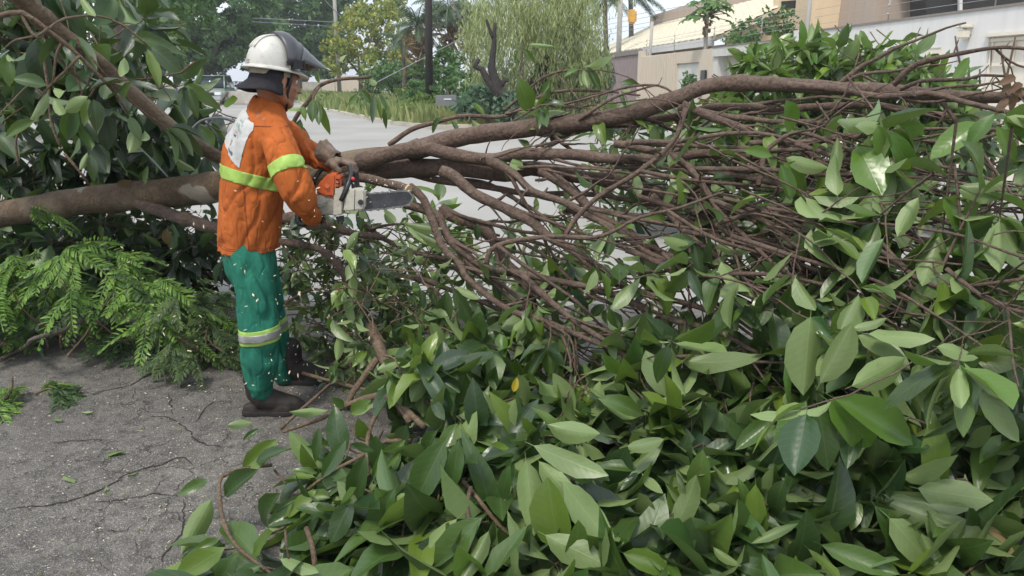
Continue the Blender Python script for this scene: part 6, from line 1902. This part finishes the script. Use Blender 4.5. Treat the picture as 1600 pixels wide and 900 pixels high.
V, Fq = strands([B(800, 20, 27, 75, 50), B(870, 20, 27.5, 70, 60), B(900, 60, 28, 50, 60), B(840, -40, 27.5, 110, 50), B(770, 95, 27.5, 40, 30), B(830, 100, 28, 55, 30), B(915, 95, 28, 30, 30), B(765, 30, 28, 30, 30)], 2500, .6, 1.8, .018)
tag(link('crown', mesh_np('crown', V, Fq, smooth=False), FO['willow'], wt_), kind='stuff')
V, Fq = strands([B(905, 100, 29, 40, 25), B(880, 120, 29, 40, 20), B(930, 90, 29, 25, 28)], 700, .5, 1.2, .03)
tag(link('inner_crown', mesh_np('inner_crown', V, Fq, smooth=False), FO['blue'], wt_), kind='stuff')

# palms
def palm(label, px, d, crown_y, nf, L, droop, trunk_r, fan=False, mat='palm', group=None, skirt=True):
    b = Vector(base(px, d)); c = P(px, crown_y, d)
    o_ = empty('palm_tree', b, label, 'palm', group)
    p_, r_ = catmull([(*b, trunk_r * 1.2), (*(b.lerp(c, .5) + Vector((.1, 0, 0))), trunk_r), (*c, trunk_r * .8)], .4)
    link('trunk', branch_mesh(p_, r_, 9, .01, 'trunk'), M['grey_bark'], o_)
    for i in range(nf):
        a = i * 2.399 + rng.uniform(-.2, .2); el_ = rng.uniform(-.35, 1.15)
        d0 = Vector((math.cos(a) * math.cos(el_), math.sin(a) * math.cos(el_), math.sin(el_)))
        Vv, Ff = [], []
        n = 14; pos = c.copy(); dr = d0.copy(); ll = L * rng.uniform(.8, 1.1)
        for k in range(n):
            t_ = (k + 1) / n
            sd_ = dr.cross(Vector((0, 0, 1))); 
            if sd_.length < .1: sd_ = Vector((1, 0, 0))
            sd_.normalize()
            nx = pos + dr * (ll / n)
            s = len(Vv); w_ = sd_ * .03; Vv += [pos - w_, pos + w_, nx + w_ * .8, nx - w_ * .8]; Ff.append((s, s + 1, s + 2, s + 3))
            if t_ > .18:
                for h_ in (0, .33, .66):
                    bp_ = pos.lerp(nx, h_)
                    for sg in (-1, 1):
                        lf_ = (sd_ * sg * .8 + dr * .55 + Vector((0, 0, -.35 - droop * .5 + rng.gauss(0, .12)))).normalized() * ll * .26 * math.sin(math.pi * min(.97, .12 + .88 * t_)) ** .6
                        ww = dr * .035 * L / 2
                        s = len(Vv); Vv += [bp_ - ww * .4, bp_ + lf_ * .45 - ww * .6, bp_ + lf_, bp_ + lf_ * .45 + ww * .6]; Ff.append((s, s + 1, s + 2, s + 3))
            pos = nx; dr = (dr + Vector((0, 0, -droop * 2.2 / n * (.4 + t_)))).normalized()
        link('frond', mesh_np('frond', Vv, Ff, smooth=False), FO[mat], o_)
    if skirt:
        C = np.array(c) + nrg.normal(size=(240, 3)) * np.array([trunk_r * 2.2, trunk_r * 2.2, L * .3]) - np.array([0, 0, L * .55])
        Vv, Ff = cards(C, L * .3, asp=.2)
        tag(link('dead_fronds', mesh_np('dead_fronds', Vv, Ff, smooth=False), FO['dry'], o_), kind='stuff')
palm('palm with a brown skirt just left of the dark utility pole', 652, 36, 40, 22, 1.7, .9, .14)
palm('taller palm right of the dark utility pole, its crown at the top edge', 702, 38, 15, 26, 1.9, .9, .15)
palm('small pale palm between the flowering tree and the dark utility pole', 628, 42, 62, 16, 1.5, .8, .1, skirt=False)
palm('palm partly behind the weeping tree at the top of the view', 735, 40, 25, 20, 1.9, 1.0, .13)
palm('tall palm with long arching fronds behind the tiled roof', 985, 60, -12, 22, 3.6, .8, .2, skirt=False)
palm('dark palm in the gap between the weeping tree and the tiled roof', 945, 55, -6, 18, 2.8, 1.0, .18, skirt=False)

# papaya tree and leafy shrub behind the wall
pt_ = empty('papaya_tree', base(1103, 32), 'slim papaya tree with a tuft of broad lobed leaves before the tiled roof', 'tree')
cpa = P(1106, 20, 32)
p_, r_ = catmull([(*Vector(base(1101, 32)), .09), (*P(1103, 60, 32), .08), (*cpa, .07)], .3); link('trunk', branch_mesh(p_, r_, 9, .01, 'trunk'), M['pole'], pt_)
for i in range(30):
    a = i * 2.399; el_ = rng.uniform(-.5, .9); L = rng.uniform(.5, 1.0)
    e_ = cpa + Vector((math.cos(a) * math.cos(el_), math.sin(a) * math.cos(el_), math.sin(el_) * .8)) * L
    Vv, Ff = [], []
    nrm = Vector((math.cos(a) * .5, math.sin(a) * .5 - .3, .9)).normalized(); u_ = nrm.orthogonal().normalized(); w_ = nrm.cross(u_)
    for k in range(7):
        b_ = 2 * math.pi * k / 8 + a
        dv_ = u_ * math.cos(b_) + w_ * math.sin(b_); sv_ = nrm.cross(dv_)
        r1 = rng.uniform(.24, .36)
        s = len(Vv); Vv += [e_, e_ + dv_ * r1 * .55 + sv_ * .08 - nrm * .03, e_ + dv_ * r1 - nrm * .1, e_ + dv_ * r1 * .55 - sv_ * .08 - nrm * .03]; Ff.append((s, s + 1, s + 2, s + 3))
    link('leaf', mesh_np('leaf', Vv, Ff, smooth=False), FO['mid'], pt_)
    mb = MB(); mb.tube([cpa - Vector((0, 0, .1)), e_], [.02, .012], 5); mb.build('leaf_stalk', M['twig'], pt_)
mb = MB()
for k in range(7): mb.ball(cpa + Vector((rng.gauss(0, .09), -.06, -.35 - .08 * k)), (.06, .06, .09), seg=8)
mb.build('fruit', FO['dry'], pt_)
tree_at('garden_shrub', 'loose leafy shrub against the peach house, above the garage front', base(1190, 29), [B(1175, 48, 29, 32, 20), B(1215, 30, 29, 26, 20), B(1165, 62, 28.6, 30, 12), B(1235, 52, 29, 24, 10)], 1500, 75, .2, .15, 'mid', .05, cat='shrub')
tree_at('garden_shrub', 'small plant at the foot of the beige wall near the white door', base(1080, 30), [B(1075, 128, 30, 10, 14)], 260, 14, .14, .16, 'mid', .03, cat='shrub')

# shrub with big leaves behind the fallen crown
bs_ = Plant('broad_leaved_bush', (4.2, 10.5, 0), 'broad-leaved green bush standing in front of the white wall, behind the felled tree', 'shrub')
for _ in range(330):
    px = rng.uniform(1120, 1510)
    topy = 72 + 26 * abs(mnoise.noise(Vector((px * .012, 2, 0)))) + max(0, (px - 1410) * .6) + max(0, (1190 - px) * 1.1)
    py = topy + (rng.random() ** 1.3) * (215 - topy)
    d_ = rng.uniform(7.6, 8.8)
    p = P(px, py, d_)
    dv_ = Vector((rng.gauss(0, .7), rng.gauss(-.4, .5), rng.gauss(.4, .5))).normalized()
    bs_.twig([p - dv_ * .3, p - dv_ * .12, p], [.007, .005, .003], 'twig', 5)
    rosette(bs_, p, dv_, rng.randint(5, 8), .25 * rng.uniform(.8, 1.15), (35, 90), .3, .15, mats=['leaf', 'leaf_bright', 'leaf_bright', 'leaf_lime'] if rng.random() < .75 else ['leaf'])
for _ in range(240):
    px = rng.uniform(930, 1560); py = rng.uniform(178, 345)
    d_ = rng.uniform(7.4, 8.8)
    p = P(px, py, d_)
    if p.z < .08: continue
    dv_ = Vector((rng.gauss(0, .7), rng.gauss(-.4, .5), rng.gauss(.2, .5))).normalized()
    bs_.twig([p - dv_ * .3, p - dv_ * .12, p], [.007, .005, .003], 'twig', 5)
    rosette(bs_, p, dv_, rng.randint(5, 8), .26 * rng.uniform(.8, 1.15), (35, 90), .3, .3, mats=['leaf', 'leaf', 'leaf_dark'])
for k in range(9):
    a = Vector((4.0 + rng.uniform(-1.6, 1.8), 8.4 + rng.uniform(-.3, .3), 0.02))
    e_ = a + Vector((rng.gauss(0, .4), rng.gauss(0, .2), rng.uniform(1.5, 2.1)))
    p_, r_ = catmull([(*a, .03), (*(a.lerp(e_, .5) + Vector((rng.gauss(0, .1), 0, 0))), .022), (*e_, .008)], .1)
    bs_.twig(p_, r_, 'twig', 7, 'stem', .01)
bs_.finish()

# verge grass and weeds
def grass():
    C = []
    for _ in range(5200):
        t_ = rng.random() ** 1.6
        y = 27 + 75 * t_
        kx = np.interp(y, [25.8, 28.5, 46, 75, 140], [-2.6, -4.4, -11.7, -21.4, -40.5])
        C.append((kx + .3 + abs(rng.gauss(0, 3.2)), y, rng.uniform(.25, .75)))
    V, Fq = [], []
    for x, y, h in C:
        for k in range(3):
            s = len(V); w = .035 + .0007 * y; lx, ly = rng.gauss(0, .25) * h, rng.gauss(0, .2) * h; x2 = x + rng.gauss(0, .15)
            V += [(x2 - w, y, .09), (x2 + w, y, .09), (x2 + w * .5 + lx * .6, y + ly * .6, .09 + h * .7), (x2 + lx, y + ly, .09 + h)]; Fq.append((s, s + 1, s + 2, s + 3))
    tag(link('verge_grass', mesh_np('verge_grass', V, Fq, smooth=False), FO['grass'], None), kind='stuff')
grass()
for i, (px, py, d, rx, rz, lab) in enumerate(((480, 152, 60, 18, 7, 'low grassy weed clump at the far bend of the kerb'), (545, 165, 44, 24, 8, 'weed clump on the verge in the middle of the kerb'), (610, 178, 34, 22, 10, 'bright green weed clump on the verge near the corner of the kerb'), (640, 170, 33, 20, 16, 'tall weeds at the foot of the dark utility pole'))):
    tree_at('weed_clump', lab, base(px, d), [B(px, py, d, rx, rz)], 700, 30, .2, .16, 'lime', .02, cat='weeds', limbs=2)

for i in range(44):
    y_ = 28 + 60 * rng.random() ** 1.8
    kx = float(np.interp(y_, [25.8, 28.5, 46, 75, 140], [-2.6, -4.4, -11.7, -21.4, -40.5])) + .5 + rng.random() * 5
    r_ = rng.uniform(.3, 1.0)
    tree_at('weed_clump', 'small weed clump among the grass of the verge beyond the kerb', (kx, y_, .09), [((kx, y_, .1 + r_ * .5), (r_, r_, r_ * .8))], 420, 24, .16, .13, rng.choice(('lime', 'mid', 'lime')), .015, 'twig' if False else 'grey_bark', 'weeds scattered over the verge', 1, 'weeds')

# ------------------------------------------------------------------ grey cable looped over the leaning limb
cc = [(294, 240, 3.95), (293, 222, 3.93), (298, 206, 3.92), (308, 193, 3.91), (322, 186, 3.9), (345, 184, 3.9), (362, 188, 3.9), (380, 200, 3.95)]
p_, r_ = catmull([(*P(x, y, d), .006) for x, y, d in cc], .03)
mb = MB(); mb.tube(p_, r_, 8); tag(mb.build('cable', mat_plain('grey_cable', (0.22, 0.23, 0.25), 0.45)), 'thin grey cable looped over the leaning limb behind the worker\'s back', 'cable')
p_, r_ = catmull([(*P(x, y, d), .004) for x, y, d in ((212, 225, 3.9), (238, 250, 3.95), (262, 276, 4.0))], .03)
mb = MB(); mb.tube(p_, r_, 6); tag(mb.build('rope', mat_plain('grey_rope', (0.25, 0.27, 0.28), 0.6)), 'short straight grey line slanting through the dark leaves to the trunk', 'rope')

# ------------------------------------------------------------------ chips in the air and litter on the road
def chips():
    def flakes(C, size, flat=False):
        n = len(C); C = np.array(C)
        d = nrg.normal(size=(n, 3)); e = nrg.normal(size=(n, 3))
        if flat: d[:, 2] *= .1; e[:, 2] *= .1
        d /= np.linalg.norm(d, axis=1)[:, None]
        w = np.cross(d, np.cross(d, e)); w /= np.linalg.norm(w, axis=1)[:, None]
        L = (size * (.3 + 1.1 * nrg.random(n) ** 2))[:, None]; A = nrg.uniform(.18, .45, n)[:, None]
        t_ = np.cross(d, w) * (L * .10)
        a, b, c, q = C - d * L * .5, C + w * L * A * .5, C + d * L * .5, C - w * L * A * .5
        V = np.stack([a + t_, b + t_, c + t_, q + t_, a - t_, b - t_, c - t_, q - t_], 1).reshape(-1, 3)
        Fq = np.concatenate([np.array([[0, 1, 2, 3], [7, 6, 5, 4], [0, 4, 5, 1], [1, 5, 6, 2], [2, 6, 7, 3], [3, 7, 4, 0]]) + 8 * i for i in range(n)])
        return V, Fq
    C = []
    for _ in range(430):
        q = rng.random()
        px = rng.gauss(470, 95); py = rng.uniform(345, 640) if q < .85 else rng.uniform(270, 345)
        if px < 230 or px > 760 or (px < 450 and py < 385 and rng.random() < .8): continue
        p = P(px, py, rng.uniform(3.0, 3.75))
        if p.z > .03: C.append(p)
    for _ in range(60):
        C.append(P(rng.uniform(190, 340), rng.uniform(330, 560), rng.uniform(3.2, 4.0)))
    for _ in range(25): C.append(P(rng.uniform(575, 640), rng.uniform(280, 300), 3.36))
    V, Fq = flakes([c for c in C if c.z > .03], .014)
    tag(link('flying_chips', mesh_np('flying_chips', V, Fq, smooth=False), M['chip']), 'pale wood chips thrown through the air from the chainsaw', 'wood chips', kind='stuff')
    C = []
    for _ in range(900):
        g = G(rng.uniform(-30, 560), rng.uniform(560, 905)) if rng.random() < .8 else G(rng.gauss(380, 110), rng.gauss(640, 40))
        if g.y > 4.6 or g.y < 1.7: continue
        C.append((g.x, g.y, .0135))
    V, Fq = flakes(C, .0085, True)
    tag(link('ground_chips', mesh_np('ground_chips', V, Fq, smooth=False), M['chip']), 'sawdust and wood chips strewn on the asphalt', 'wood chips', kind='stuff')
    C = []
    for _ in range(900):
        g = G(rng.uniform(-30, 560), rng.uniform(560, 905))
        if g.y > 4.6: continue
        C.append((g.x, g.y, .012))
    S2 = []
    for _ in range(32):
        g = G(rng.uniform(-30, 560), rng.uniform(540, 905))
        if g.y < 4.6: S2.append((g.x, g.y, .014))
    V, Fq = flakes(S2, .045, True)
    tag(link('leaf_scraps', mesh_np('leaf_scraps', V, Fq, smooth=False), M['leaf']), 'torn scraps of green leaf scattered on the asphalt', 'leaf scraps', kind='stuff')
    V, Fq = flakes(C, .012, True)
    tag(link('leaf_litter', mesh_np('leaf_litter', V, Fq, smooth=False), mat_plain('litter', (0.085, 0.075, 0.035), .9, .6, 3)), 'bits of leaf and bark littering the asphalt', 'litter', kind='stuff')
chips()

# ------------------------------------------------------------------ thin air between here and the end of the street
mb = MB(); mb.box((0, 600, 9.0), (1860, 1860, 20.2))
t = NT('haze_air')
vp = t.n('VolumePrincipled', None, Density=0.0009, Color=(0.9, 0.94, 1.0, 1), Anisotropy=0.0)
t.t.links.new(vp.outputs[0], t.out.inputs['Volume'])
tag(mb.build('haze', t.m), kind='stuff')
